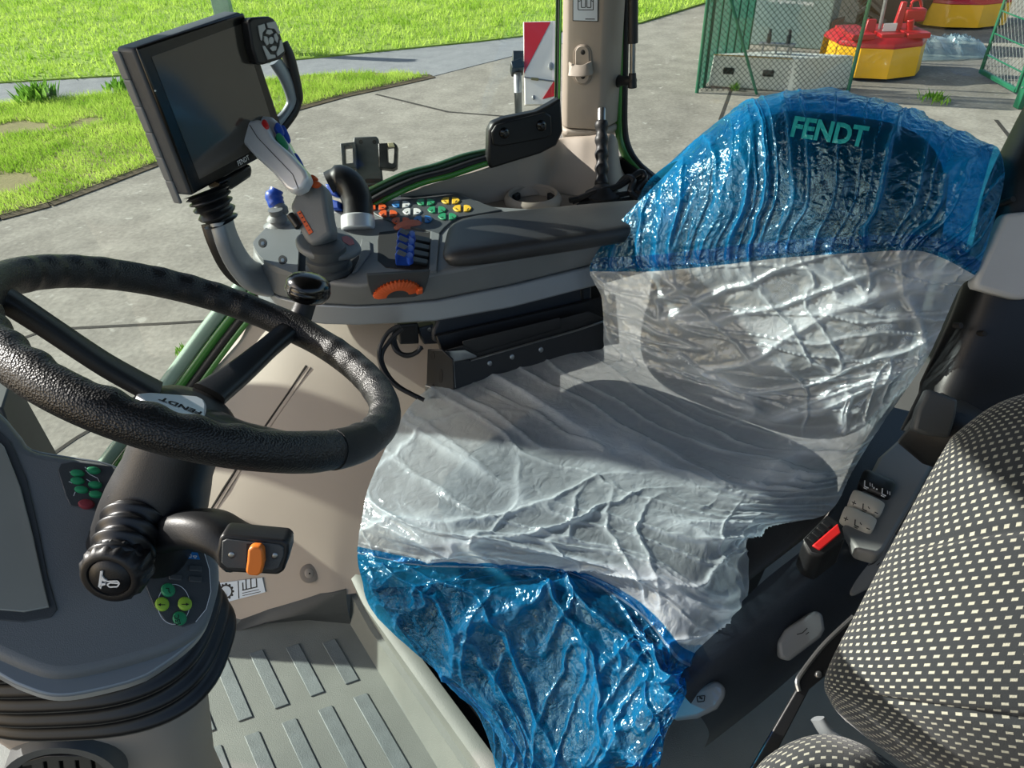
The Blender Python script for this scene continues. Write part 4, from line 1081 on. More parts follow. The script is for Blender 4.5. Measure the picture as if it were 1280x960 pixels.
# ---- plastic cover : one net from behind the hood over the backrest and the cushion to the skirt
def K(lst, f): return [f(*p) for p in lst]
def bo(off): return lambda x, y, o=None: BP(x, y, off if o is None else o)
def zz(z): return lambda x, y, q=None: Z(x, y, z if q is None else q)
NET = [
 K([(770, 318), (835, 312), (905, 306), (1000, 296), (1090, 292), (1155, 295), (1205, 318)], bo(-.18)),
 K([(806, 232), (865, 190), (930, 150), (1010, 138), (1090, 146), (1165, 170), (1236, 205)], bo(-.16)),
 K([(848, 201), (892, 158), (942, 125), (1003, 113), (1085, 121), (1172, 150), (1246, 183)], bo(-.05)),
 K([(818, 232, .01), (882, 193, .03), (942, 166, .04), (1010, 158, .045), (1095, 162, .045), (1180, 185, .03), (1256, 216, .0)], bo(.03)),
 K([(778, 274, .02), (850, 260, .05), (930, 250, .065), (1010, 245, .07), (1095, 245, .07), (1180, 250, .05), (1246, 264, .01)], bo(.03)),
 K([(738, 332, .03), (815, 330, .05), (890, 322, .06), (980, 312, .07), (1080, 306, .07), (1160, 306, .05), (1222, 338, .02)], bo(.03)),
 K([(752, 374, .03), (820, 385, .05), (895, 388, .06), (980, 381, .07), (1065, 373, .07), (1135, 366, .05), (1200, 360, .02)], bo(.03)),
 K([(754, 422, .03), (825, 437, .06), (900, 448, .075), (985, 452, .08), (1065, 445, .075), (1135, 430, .06), (1176, 412, .03)], bo(.03)),
 K([(748, 437, .02), (815, 462, .05), (890, 486, .06), (975, 498, .065), (1050, 493, .06), (1110, 480, .05), (1152, 460, .03)], bo(.03)),
 K([(692, 436, .52), (760, 470, .53), (840, 515, .53), (930, 548, .53), (1010, 560, .53), (1065, 556, .53), (1104, 528, .52)], zz(.52)),
 K([(600, 458, .51), (690, 502, .53), (775, 544, .53), (860, 578, .53), (940, 600, .53), (1012, 604, .53), (1066, 588, .50)], zz(.52)),
 K([(522, 497, .50), (610, 543, .53), (700, 585, .53), (790, 612, .53), (875, 632, .53), (950, 640, .52), (1034, 642, .47)], zz(.52)),
 K([(468, 590, .50), (550, 622, .53), (640, 643, .53), (735, 655, .53), (825, 665, .53), (900, 680, .52), (946, 668, .48)], zz(.52)),
 K([(452, 650, .48), (535, 676, .51), (640, 690, .51), (730, 700, .51), (815, 722, .51), (884, 762, .48), (930, 764, .42)], zz(.5)),
 K([(447, 692, .44), (535, 708, .455), (640, 711, .46), (715, 718, .46), (795, 764, .46), (842, 818, .45), (866, 836, .41)], zz(.45)),
 K([(452, 722, 1.185), (540, 742, 1.15), (640, 746, 1.125), (715, 752, 1.10), (790, 800, 1.055), (836, 850, 1.005), (857, 868, 1.0)], P),
 K([(474, 775, 1.20), (557, 828, 1.155), (640, 845, 1.125), (720, 850, 1.09), (786, 872, 1.04), (826, 890, 0.99), (846, 892, 0.985)], P),
 K([(588, 880, 1.19), (628, 922, 1.14), (666, 940, 1.10), (720, 945, 1.07), (770, 946, 1.03), (806, 938, 0.99), (832, 920, 0.985)], P),
 K([(622, 968, 1.2), (645, 976, 1.15), (680, 976, 1.12), (725, 972, 1.08), (770, 962, 1.04), (800, 962, 1.01), (825, 958, 1.0)], P)]
NRW, NCL = 640, 380
S = spline_grid(NET, NRW, NCL)
nn = grid_normals(S)
rows = np.linspace(0, len(NET) - 1, NRW)[:, None] * np.ones((1, NCL)); cols = np.linspace(0, 1, NCL)[None, :] * np.ones((NRW, 1))
def band(a, b, s=0.6): return np.clip((rows - a) / s + .5, 0, 1) * np.clip((b - rows) / s + .5, 0, 1)
wob = fbm(cols * 5, rows * 0.7, 0)
W1, W2, W3 = fbm(cols * 3, rows * 0.6, 5), fbm(cols * 4, rows * 0.9, 2), fbm(cols * 3.5, rows * 1.1, 7)
hood = band(-1, 5.2)
fan = (cols - 0.5) * (1 + 0.16 * (rows - 3)) + 0.5
fh1 = ridge(fan * 15 + 1.4 * wob, rows * 0.22 + 3, 1, 7); fh2 = ridge(fan * 33 + wob * 2, rows * 0.35, 2, 8)
dsp = hood * (0.007 * (fbm(fan * 12, rows * .3, 6) - .5) + 0.007 * (fh1 - .2) + 0.0035 * (fh2 - .2) + 0.003 * (fbm(cols * 46, rows * 3.2, 3) - .5))
fold = hood * np.maximum(fh1, 0.6 * fh2)
wb = band(5.2, 8.6)
fc1 = ridge(rows * 2.0 + cols * 4.2 + 1.7 * W1, cols * 1.5, 4, 9); fc2 = ridge(cols * 17 - rows * 1.1 + 1.8 * W2, rows * .6, 6, 10); fc3 = ridge(rows * 4.6 - cols * 6 + 2.2 * W3, cols * 2.4, 1, 11)
dsp += wb * (0.018 * (fbm(cols * 5 + rows * .5, rows * 1.1, 3) - .5) + 0.009 * (fc1 - .2) + 0.006 * (fc2 - .2) + 0.006 * (fc3 - .2) + 0.003 * (fbm(cols * 30, rows * 5, 1) - .5))
fold += wb * np.maximum(np.maximum(.9 * fc1, .6 * fc2), .7 * fc3)
cu = band(8.6, 14)
fa1 = ridge(rows * 1.35 - cols * 1.6 + 1.3 * W1, cols * .8, 0, 9); fa2 = ridge(rows * 3.3 - cols * 2.2 + 1.7 * W2, cols * 1.7, 3, 11)
low_ = np.clip((rows - 10.3) / 1.5, 0, 1)
fb1 = ridge(cols * 6.5 + rows * .8 + 1.7 * W3, rows * .35, 5, 9) * low_; fb2 = ridge(cols * 13 - rows * 1.1 + 2 * W1, rows * .6, 7, 11) * low_
bunch = np.exp(-((cols - .8) / .2) ** 2 - ((rows - 10.2) / .9) ** 2)
fa3 = ridge(rows * 7 - cols * 3 + 1.6 * W2, cols * 2, 6, 4) * bunch
dsp += cu * (0.012 * (fbm(rows * .8 + cols, cols * 4, 2) - .5) + 0.010 * (fa1 - .2) + 0.006 * (fa2 - .15) + 0.010 * (fb1 - .2 * low_) + 0.005 * (fb2 - .15 * low_) + 0.014 * fa3 + 0.0028 * (fbm(cols * 34, rows * 5, 4) - .5))
fold += cu * np.maximum(np.maximum(.85 * fa1, .65 * fa2), np.maximum(np.maximum(.8 * fb1, .6 * fb2), fa3))
sk = band(14, 20)
fs1 = ridge(cols * 5 + 0.5 * rows + 1.5 * W2, rows * 0.35, 6, 4); fs2 = ridge(cols * 10 - rows * 1.0 + 2 * wob, rows * 0.7, 1, 5); fs3 = ridge(cols * 19 + rows * 1.6 + 2 * W3, rows * 1.0, 3, 6)
dsp += sk * (0.018 * (fbm(cols * 6, rows * 1.2, 4) - .5) + 0.014 * (fs1 - .3) + 0.009 * (fs2 - .3) + 0.006 * (fs3 - .2) + 0.004 * (fbm(cols * 40, rows * 4, 2) - .5))
fold += sk * np.maximum(np.maximum(.7 * fs1, .6 * fs2), .5 * fs3)
fade = np.clip(np.minimum(cols, 1 - cols) * 14, 0.12, 1)
S = S + nn * (dsp * fade)[..., None]
COVER_S, COVER_N = S, nn
cov = thing('plastic_seat_cover', 'blue and milky white plastic film cover draped over the driver seat', 'seat cover', (0.25, 0.85, 0.5))
def part_rows(a, b, nm, mat):
    k0, k1 = int(round(a / (len(NET) - 1) * (NRW - 1))), int(round(b / (len(NET) - 1) * (NRW - 1)))
    o = grid_mesh(S[k0:k1 + 1]).build(nm, mat, cov, angle=180)
    at = o.data.attributes.new('fold', 'FLOAT', 'POINT'); at.data.foreach_set('value', fold[k0:k1 + 1].ravel().astype(np.float32))
    return o
part_rows(0, 5.15, 'blue_hood', BLUEFILM)
part_rows(5.0, 14.0, 'white_sheet', WHITEFILM)
part_rows(13.9, len(NET) - 1, 'blue_skirt', BLUEFILM)
for a, nm in ((4.83, 'hood_seam'), (13.75, 'skirt_seam')):
    k0 = int(round(a / (len(NET) - 1) * (NRW - 1))); w_ = 10 if a < 6 else 8
    grid_mesh(S[k0:k0 + w_] + COVER_N[k0:k0 + w_] * 0.002).build(nm, BLUEFILM, cov, angle=180)
# printed lettering on the hood, lying on the film
v, f, asp = text_geo('FENDT', 0.035, 0.15)
m = MB(); vs = []
flat_px = np.array([[*(lambda q: (640 + FPX * q[0] / -q[2], 480 - FPX * q[1] / -q[2]))(ROT.T @ (p - EYE))] for p in COVER_S[90:230].reshape(-1, 3)])
pts3 = COVER_S[90:230].reshape(-1, 3); nrm3 = COVER_N[90:230].reshape(-1, 3)
bm = bmesh.new(); bvs = [bm.verts.new((p[0], p[1], 0)) for p in v]
for fc in f:
    try: bm.faces.new([bvs[i] for i in fc])
    except ValueError: pass
bmesh.ops.triangulate(bm, faces=bm.faces)
for _ in range(2): bmesh.ops.subdivide_edges(bm, edges=[e for e in bm.edges if e.calc_length() > 0.02], cuts=1)
bmesh.ops.triangulate(bm, faces=bm.faces)
bm.verts.index_update()
for p in bm.verts:
    x = 988 + 96 * p.co.x + 3 * p.co.y / asp; y = 172 + 14 * p.co.x - 25 * (p.co.y / asp)
    k = ((flat_px[:, 0] - x) ** 2 + (flat_px[:, 1] - y) ** 2).argmin(); d = depth(pts3[k])
    vs.append(P(x, y, d) + nrm3[k] * 0.005)
m.add(vs, [tuple(q.index for q in fc.verts) for fc in bm.faces]); bm.free()
m.build('hood_lettering', TEALINK, cov, stuff=True)

# ================================================================ right-hand armrest console
ZT, ZM, ZB = 0.745, 0.675, 0.632
near = [(317, 300), (318, 318), (330, 330), (350, 338), (372, 344), (405, 352), (445, 357), (490, 352), (545, 341), (640, 323), (760, 298), (815, 286)]
n1 = [(316, 335), (319, 352), (331, 362), (347, 371), (372, 377), (405, 381), (445, 383), (490, 381), (545, 376), (640, 357), (760, 327), (815, 312)]
n0 = [(318, 355), (324, 374), (337, 388), (353, 397), (381, 402), (405, 405), (445, 406), (490, 404), (545, 401), (640, 384), (760, 353), (815, 338)]
far = [(815, 255), (740, 256), (660, 260), (615, 257), (573, 239), (545, 239), (480, 245), (440, 250), (400, 254), (365, 262), (338, 278)]
R2 = [Z(x, y, ZT) for x, y in near + far]
R1 = [Z(x, y, ZM) for x, y in n1] + [Z(x, y, ZT) - ZUP * (ZT - ZM) for x, y in far]
R0 = [Z(x, y, ZB) for x, y in n0] + [Z(x, y, ZT) - ZUP * (ZT - ZB) for x, y in far]
arm = thing('armrest_console', 'grey right-hand armrest console carrying joysticks and coloured buttons', 'armrest', Z(560, 380, ZB))
MB().loft([R1, R2]).build('console_body', CONSOLE, arm, bevel=0.009, seg=3)
cen = sum(R0) / len(R0)
MB().loft([[p + (cen - p) * 0.03 - ZUP * 0.004 for p in R0], R0, [p - ZUP * 0.0015 for p in R1]]).build('silver_band', SILVER, arm, bevel=0.003)
top = Plane([0, 0, ZT], ZUP)
MB().pillow([Z(549, 322, .785), Z(830, 278, .785), Z(830, 244, .785), Z(561, 268, .785)], ZUP, 0.036, ex=6, dome=0.004, n=48, r=0.2).build('arm_pad', DARKPAD, arm, angle=70)
# front dome of the console with screw wells
m = MB()
dq = smooth([(319, 303), (323, 318), (340, 331), (370, 341)], 4)[:13] + [(372, 342), (374, 300), (380, 268)] + smooth([(380, 268), (345, 277), (328, 289), (319, 303)], 4)[1:12]
MB().prism([Z(x, y, ZT + 0.009) for x, y in dq], (0, 0, -0.012)).build('front_cover', CONSOLE, arm, bevel=0.007, seg=3)
for x, y in ((328, 304), (353, 325)):
    MB().blob(Plane([0, 0, ZT + .009], ZUP), x, y, 5, 5.5, 0.0012, -0.004, n=18, dome=0.1).build('screw_well', INK, arm)
    MB().blob(Plane([0, 0, ZT + .009], ZUP), x + .6, y + 1.2, 2.4, 2.6, 0.0022, -0.004, n=6, dome=0.1).build('screw', STEEL, arm)
for x, y in ((455, 318),):
    MB().blob(top, x, y, 3.0, 4.6, 0.0015, -0.004, n=16, rot=-0.5, dome=0.1).build('screw_well', INK, arm)
# well round the main lever
MB().prism([Z(x, y, ZT + .0012) for x, y in [(371, 300), (368, 330), (373, 352), (400, 353), (432, 347), (448, 334), (449, 318), (440, 308), (395, 296)]], (0, 0, -.004)).build('lever_well', INK, arm)
MB().prism([Z(x, y, ZT + 0.004) for x, y in [(446, 338), (455, 326), (464, 314), (463, 302), (452, 298), (449, 312), (449, 322), (440, 340)]], (0, 0, -.006)).build('well_lip', CONSOLE, arm, bevel=0.002)
# keypad panel
kp = Plane([0, 0, ZT + 0.004], ZUP)
pad_o = MB().plate(kp, [(449, 252), (470, 247), (571, 242), (598, 252), (628, 262), (570, 272), (556, 284), (549, 292), (530, 287), (500, 281), (470, 268)], 0.0, -0.006).build('keypad_panel', CONSOLE_D, arm, bevel=0.002)
def duo(x, y, mats, nm='round_key'):
    """a pair of half-lens keys"""
    for sgn, mt in zip((-1, 1), mats):
        if mt is None: continue
        cx = x + sgn * 6.7
        pts = [(cx + sgn * 5.2, y), (cx + sgn * 2.5, y + 2.9), (cx - sgn * 1.5, y + 4.0), (cx - sgn * 4.8, y + 3.7), (cx - sgn * 4.8, y - 3.7), (cx - sgn * 1.5, y - 4.0), (cx + sgn * 2.5, y - 2.9)]
        o = MB().plate(kp, pts, 0.0035, 0.0).build('panel_key', mt, pad_o, bevel=0.001)
        s = random.choice([[(-1.5, -1), (1.5, 1)], [(-1.5, 0), (1.5, 0)], [(-1, 1), (1.4, -1)]])
        global key_ink
        line(Plane([0, 0, ZT + 0.0076], ZUP), key_ink, [(cx + a, y + b) for a, b in s], 1.0, 0.0003)
key_ink = MB()
def cxy(x, y): return 280 + x / 4, 120 + y / 4
for (x, y, a, b) in [(767, 558, ORANGE, ORANGE), (822, 592, ORANGE, ORANGE), (886, 628, ORANGE, ORANGE), (886, 546, BLUEB, WHITEB), (941, 582, WHITEB, WHITEB), (996, 620, BLUEB, BLUEB),
                     (1009, 535, GREENB, GREENB), (1065, 573, GREENB, GREENB), (1118, 607, GREENB, GREENB), (1133, 527, YELLOWB, YELLOWB), (1192, 566, YELLOWB, YELLOWB)]:
    duo(*cxy(x, y), (a, b))
key_ink.build('key_symbols', INK, pad_o, stuff=True)
# lever tray with four blue valve levers
MB().prism([Z(x, y, ZT + .0015) for x, y in [(474, 290), (498, 287), (541, 291), (538, 336), (528, 338), (482, 334), (472, 325), (472, 300)]], (0, 0, -.004)).build('lever_tray', INK, arm, bevel=0.001)
MB().prism([Z(x, y, ZT + .004) for x, y in [(538, 288), (550, 292), (546, 338), (536, 340)]], (0, 0, -.008)).build('tray_rim', CONSOLE, arm, bevel=0.002)
src = None
tp = Plane([0, 0, ZT + 0.03], ZUP)
for k, (x, y) in enumerate([(506, 291), (505, 300), (504, 309), (503, 318)]):
    a = [P(*p) for p in ((0, 0, 1),)]
    b0_ = Z(x - 8, y + 8, ZT + .002); 
    lv = MB().prism([Z(x - 9, y + 2, ZT + .03), Z(x - 5, y - 5, ZT + .036), Z(x + 7, y + 1, ZT + .034), Z(x + 11, y + 10, ZT + .006), Z(x + 10, y + 15, ZT + .002), Z(x - 8, y + 14, ZT + .002)], nrm(np.cross(ZUP, [1, .2, 0])) * 0.009).build('valve_lever', BLUEP, arm, bevel=0.0025)
    MB().prism([Z(x - 7, y + 0, ZT + .0365), Z(x - 4, y - 5, ZT + .039), Z(x + 6, y + 0, ZT + .037), Z(x + 3, y + 4, ZT + .0355)], nrm(np.cross(ZUP, [1, .2, 0])) * 0.008).build('lever_cap', CONSOLE_D, lv, bevel=0.002)
    MB().blob(tp, x + 9, y + 3, 4.2, 4.2, 0.004, -0.01, n=14).build('lever_pivot', BLUEP, lv)
    MB().prism([Z(x + 10, y + 1, ZT + .02), Z(x + 32, y + 6, ZT + .006), Z(x + 32, y + 12, ZT + .006), Z(x + 10, y + 8, ZT + .02)], (0, 0, -0.008)).build('lever_slide', BLACK, lv, bevel=0.002)
# orange thumb wheel in the near side and a second one behind the tray
sd = Plane(Z(495, 352, ZT), np.cross(Z(545, 341, ZT) - Z(445, 357, ZT), Z(495, 381, ZM) - Z(495, 352, ZT)))
if sd.n @ (EYE - sd.p0) < 0: sd.n = -sd.n
MB().plate(sd, [(458, 343), (538, 338), (535, 352), (530, 366), (518, 371), (478, 373), (464, 368), (460, 356)], 0.0012, -0.004).build('wheel_recess', CONSOLE_D, arm, bevel=0.002)
wc = sd.at(496, 366, -0.004)
m = MB(); tx = nrm(Z(545, 341, ZT) - Z(445, 357, ZT)); ty = np.cross(sd.n, tx); ty = ty if ty[2] > 0 else -ty
ringp = []
for rr_, hh in ((0.046, -0.006), (0.046, 0.010), (0.038, 0.014), (0.022, 0.014), (0.022, -0.006)):
    ring = []
    for k in range(72):
        a = math.pi * (0.02 + 0.96 * k / 71); r_ = rr_ + (0.0022 * math.cos(k * math.pi * 0.5) if rr_ > 0.04 else 0)
        ring.append(wc + tx * r_ * math.cos(a) + ty * r_ * 0.92 * math.sin(a) + sd.n * hh)
    ringp.append(ring)
m.loft(ringp, cap=False, closed=False); m.build('thumb_wheel', ORANGE, arm, angle=40)
MB().prism([wc + tx * 0.036 + ty * .004 + sd.n * .012, wc + tx * 0.049 + ty * .004 + sd.n * .012, wc + tx * 0.050 + ty * 0.02 + sd.n * .012, wc + tx * 0.040 + ty * 0.018 + sd.n * .012], sd.n * 0.008).build('wheel_tab', ORANGE, arm, bevel=0.002)
wc = Z(512, 288, ZT - 0.008); ringp = []
for rr_, hh in ((0.036, -0.006), (0.036, 0.008), (0.026, 0.010), (0.018, 0.010)):
    ringp.append([wc + tx * (rr_ + (0.0008 * math.cos(k * math.pi * .5) if rr_ > .03 else 0)) * math.cos(math.pi * k / 47) + ZUP * (rr_ * 0.55) * math.sin(math.pi * k / 47) + sd.n * hh for k in range(48)])
MB().loft(ringp, cap=False, closed=False).build('small_thumb_wheel', solid('faded_orange', (206, 120, 96), .5), arm, angle=40)
# ---- main control lever
DJ = depth(Z(410, 335, ZT))
lever = MB()
fl_ = Plane(Z(410, 303, ZT + 0.05) , nrm(ZUP + CX * 0.22 - CZ * 0.0))
boot = MB().lathe(Z(412, 338, ZT), nrm(ZUP + CX * 0.05), [(0.046, 0.0), (0.046, 0.010), (0.040, 0.013), (0.043, 0.022), (0.042, 0.03), (0.036, 0.033), (0.038, 0.044), (0.037, 0.052), (0.030, 0.056)], 28).build('lever_boot', CONSOLE_D, arm, angle=50)
MB().plate(fl_, smooth([(371, 294), (372, 306), (385, 315), (408, 320), (436, 318), (451, 311), (449, 303), (440, 294), (424, 284), (412, 281), (390, 284)], 4), 0.0, -0.014).build('lever_flange', CONSOLE, arm, bevel=0.005, seg=3)
gp0 = face_plane(395, 270, DJ - 0.055, -0.12, 0.05)
grip = MB().plate(gp0, [(361, 257), (368, 243), (381, 233), (385, 221), (401, 227), (406, 236), (410, 268), (415, 292), (400, 303), (388, 307), (379, 297), (370, 279)], 0.0, -0.045).build('lever_grip', CONSOLE, arm, bevel=0.011, seg=4)
hp = face_plane(345, 190, DJ - 0.07, -0.25, 0.1)
MB().plate(hp, [(300, 168), (303, 158), (311, 150), (323, 148), (330, 153), (340, 172), (362, 192), (380, 212), (384, 222), (377, 234), (366, 240), (357, 236), (340, 215), (318, 195), (303, 178)], 0.0, -0.03).build('silver_head', SILVER_B, grip, bevel=0.007, seg=4)
hb = Plane(hp.p0 - hp.n * 0.026, hp.n)
MB().plate(hb, [(312, 152), (328, 144), (338, 145), (347, 154), (354, 170), (368, 196), (381, 214), (378, 226), (340, 200)], 0.0, -0.028).build('head_back', SILVER_B, grip, bevel=0.006, seg=3)
hs = Plane(hp.p0 + hp.n * -0.018, nrm(hp.n + CX * 0.9 + CY * 0.3))
def hbtn(x, y, rx, ry, rot, mt, nm, o=0.006): MB().blob(hs, x, y, rx, ry, o, -0.006, n=18, rot=rot, ex=2.6).build(nm, mt, grip)
hbtn(331, 158, 3.0, 6.5, -0.5, REDP, 'red_key', 0.010)
hbtn(349, 163, 3.6, 9, -0.5, BLUEP, 'blue_key'); hbtn(357, 168, 3.4, 12, -0.42, BLUEP, 'blue_key', .002); hbtn(352, 179, 4.4, 12, -0.55, GREENB, 'green_key', 0.008); hbtn(373, 203, 3.4, 12, -0.5, BLUEP, 'blue_key', .004)
line_m = MB(); 
hq = Plane(hp.p0 + hp.n * 0.0005, hp.n)
line(hq, line_m, [(312, 156), (322, 172), (345, 196), (366, 218), (373, 236)], 0.8, 0.0004); line_m.build('head_seam', INK, grip, stuff=True)
for x, y, r in ((395, 231, 6.2), (391, 223, 5)):
    MB().blob(gp0, x, y, r, r * 0.72, 0.008, -0.008, n=18, dome=0.4).build('orange_key', ORANGE, grip)
og = Plane(gp0.p0 + gp0.n * 0.001, gp0.n)
lab = MB().plate(og, [(371, 265.5), (375.5, 263.5), (391, 290), (386.5, 293.5)], 0.0006, -0.002).build('orange_label', ORANGE, grip)
lm = MB()
for k in range(5):
    f = 0.12 + k * 0.19; cx, cy = 373.2 + 15.5 * f, 264.5 + 27.5 * f
    line(og, lm, [(cx - 1.0, cy - .4), (cx + 1.2, cy - 1.3)], 1.5 if k < 3 else 1.0, 0.0012)
lm.build('label_print', INK, grip, stuff=True)
MB().tube([gp0.at(363, 269, .002), gp0.at(374, 284, .002)], 0.0075, 14).build('thumb_roller', BLACK, grip, angle=80)
MB().blob(Plane(fl_.p0 + fl_.n * 0.0, fl_.n), 435, 301, 9, 5, 0.0012, -0.002, n=6, rot=0.5, dome=0.1).build('pink_emblem', solid('faded_red_print', (190, 110, 108), .6), arm)
# ---- cross-gate lever with round black knob, blue keys
DK = depth(Z(445, 285, ZT))
def Q(x, y, o=0): return P(x, y, DK - o)
MB().tube(bez([Q(447, 281), Q(448, 268), Q(446, 250), Q(438, 233), Q(425, 225), Q(412, 230)], 6), [(0.033, 0.033)] * 12 + [(0.033, 0.032)] * 14 + [(0.029, 0.027)] * 5, 20, ex=2.3).build('cross_lever_knob', BLACK, arm, angle=80)
MB().tube([Q(448, 288), Q(447.5, 279), Q(447, 270)], [(0.037, 0.037), (0.037, 0.037), (0.0365, 0.0365)], 22, ex=2.2).build('silver_collar', SILVER_B, arm, bevel=0.003)
bpn = face_plane(415, 245, DK - 0.012, -0.3, 0)
for pts in ([(405, 229), (416, 231), (423, 246), (411, 243)], [(409, 248), (423, 251), (424, 262), (411, 261)]):
    MB().plate(bpn, pts, 0.0, -0.03).build('blue_key', BLUEP, arm, bevel=0.004)
MB().plate(face_plane(420, 275, DK - 0.0, -0.3, 0), [(408, 262), (432, 264), (441, 280), (433, 290), (412, 286)], 0.0, -0.04).build('lever_block', CONSOLE, arm, bevel=0.006)
# ---- small left knob
DL = depth(Z(350, 285, ZT))
MB().lathe(P(349, 283, DL), ZUP, [(0.034, 0.0), (0.034, 0.004), (0.02, 0.010), (0.018, 0.016), (0.024, 0.018), (0.02, 0.024), (0.014, 0.028), (0.016, 0.04)], 24).build('knob_boot', CONSOLE, arm, angle=50)
MB().tube(bez([P(348, 262, DL), P(345, 254, DL), P(343, 246, DL), P(346, 237, DL)], 4), [(0.014, 0.014)] * 3 + [(0.018, 0.018)] * 4 + [(0.02, 0.02)] * 3 + [(0.015, 0.015)] * 3, 16).build('small_blue_knob', BLUEP, arm, angle=80)
MB().tube([P(353, 268, DL), P(350, 262, DL), P(348, 257, DL)], [0.015, 0.018, 0.014], 14).build('knob_base', GREYLEV, arm, angle=80)
# support beam under the console
bpn = face_plane(640, 400, depth(Z(560, 405, ZB)) - 0.0, 0.0, 0.0)
bn = Plane(Z(560, 403, ZB - 0.005) + RT * 0.035, -RT + ZUP * 0.15)
MB().plate(bn, [(548, 399), (727, 360), (740, 357), (740, 383), (727, 386), (552, 431), (541, 427), (541, 414)], 0.0, -0.05).build('support_beam', SEATPL, arm, bevel=0.006)
MB().plate(bn, [(725, 362), (729, 361), (731, 386), (727, 387)], 0.002, -0.03).build('beam_end_plate', BLACK, arm, bevel=0.001)
MB().plate(bn, [(730, 362), (760, 352), (762, 378), (732, 385)], -0.02, -0.05).build('pivot_bracket', BLACK, arm, bevel=0.003)
for x, y in ((739, 367), (741, 377)):
    MB().blob(bn, x, y, 2.4, 2.6, -0.016, -0.03, n=10).build('bolt', STEEL, arm)
t = thing('square_tube_bracket', 'black square tube bracket hanging under the armrest front', 'bracket', P(512, 418, depth(bn.at(512, 418))))
MB().plate(Plane(bn.p0 - bn.n * 0.01, bn.n), [(498, 406), (523, 404), (524, 430), (500, 431)], 0.0, -0.05).build('tube_body', BLACK, t, bevel=0.003)
MB().plate(Plane(bn.p0 - bn.n * 0.009, bn.n), [(501, 410), (519, 408), (520, 427), (503, 428)], 0.0, -0.004).build('tube_opening', INK, t)
MB().plate(Plane(bn.p0 - bn.n * 0.015, bn.n), [(523, 410), (545, 405), (548, 430), (530, 431)], 0.0, -0.03).build('side_plate', SEATPL, t, bevel=0.003)
MB().blob(Plane(bn.p0 - bn.n * 0.012, bn.n), 537, 412, 2.6, 2.6, 0.001, -0.01, n=10).build('bolt', STEEL, t)
t = thing('hanging_cables', 'two black cables looping below the armrest bracket', 'cable', P(490, 450, 1.42))
for k, pts in enumerate([[(500, 407), (485, 416), (474, 438), (478, 462), (495, 482), (522, 497)], [(503, 411), (489, 424), (477, 445), (484, 467), (500, 484), (530, 500)], [(498, 408), (490, 420), (494, 437), (508, 445), (522, 440), (526, 432)], [(497, 412), (493, 425), (500, 441), (515, 443), (528, 434)]]):
    MB().tube(bez([P(x, y, 1.43 + 0.008 * k) for x, y in pts], 7), 0.0046, 8).build('cable', BLACK, t)
# seat runner mechanism between console and seat
t = thing('seat_runner', 'black steel seat runner and bracket between armrest and seat', 'seat rail', Z(640, 460, 0.40))
rn = Plane(P(640, 430, 1.50), -RT + ZUP * 0.35)
MB().plate(rn, [(560, 446), (588, 449), (720, 412), (755, 400), (756, 452), (700, 470), (588, 500), (566, 500)], 0.0, -0.03).build('runner_side', BLACK, t, bevel=0.003)
MB().plate(shifted(rn, -0.05), [(545, 420), (770, 368), (775, 430), (560, 460)], 0.0, -0.02).build('runner_cover', BLACK, t, bevel=0.003)
MB().tube([rn.at(588, 450, .003), rn.at(722, 412, .003), rn.at(755, 401, .003)], 0.0025, 6).build('steel_edge', STEEL, t)
MB().tube([fr_a for fr_a in (rn.at(566, 452, .002), rn.at(568, 484, .002))], 0.0025, 6).build('steel_edge', STEEL, t)
for x, y in ((612, 454), (640, 446), (676, 437)):
    MB().blob(rn, x, y, 3, 3.4, 0.003, -0.002, n=10).build('bolt', STEEL, t)
rt_ = Plane(rn.at(640, 430), ZUP)
MB().prism([rn.at(556, 437), rn.at(586, 449), rn.at(757, 398), rn.at(735, 388)], (0, 0, -0.012)).build('runner_top', BLACK, t, bevel=0.003)
MB().prism([rn.at(578, 432) + ZUP * .012, rn.at(596, 442) + ZUP * .012, rn.at(702, 411) + ZUP * .012, rn.at(700, 402) + ZUP * .012], (0, 0, -0.012)).build('slide_block', BLACK, t, bevel=0.002)
MB().prism([rn.at(553, 438, .004), rn.at(566, 450, .004), rn.at(596, 444, .004), rn.at(580, 436, .004)], (0, 0, -0.006)).build('steel_lug', STEEL, t, bevel=0.002)
fr = Plane(rn.at(552, 460), nrm(-BK + -RT * 0.8))
MB().plate(fr, [(534, 437), (552, 437), (566, 450), (568, 486), (552, 498), (532, 500)], 0.0, -0.004).build('front_bracket', BLACK, t, bevel=0.002)
for x, y, h_ in ((541, 445, 5), (551, 470, 9), (541, 485, 5)):
    MB().blob(fr, x, y, 2.6, h_, 0.0008, -0.002, n=14, dome=0.1).build('bracket_slot', INK, t)
MB().plate(fr, [(533, 480), (541, 482), (546, 492), (534, 498)], 0.006, 0.0).build('steel_foot', STEEL, t, bevel=0.001)

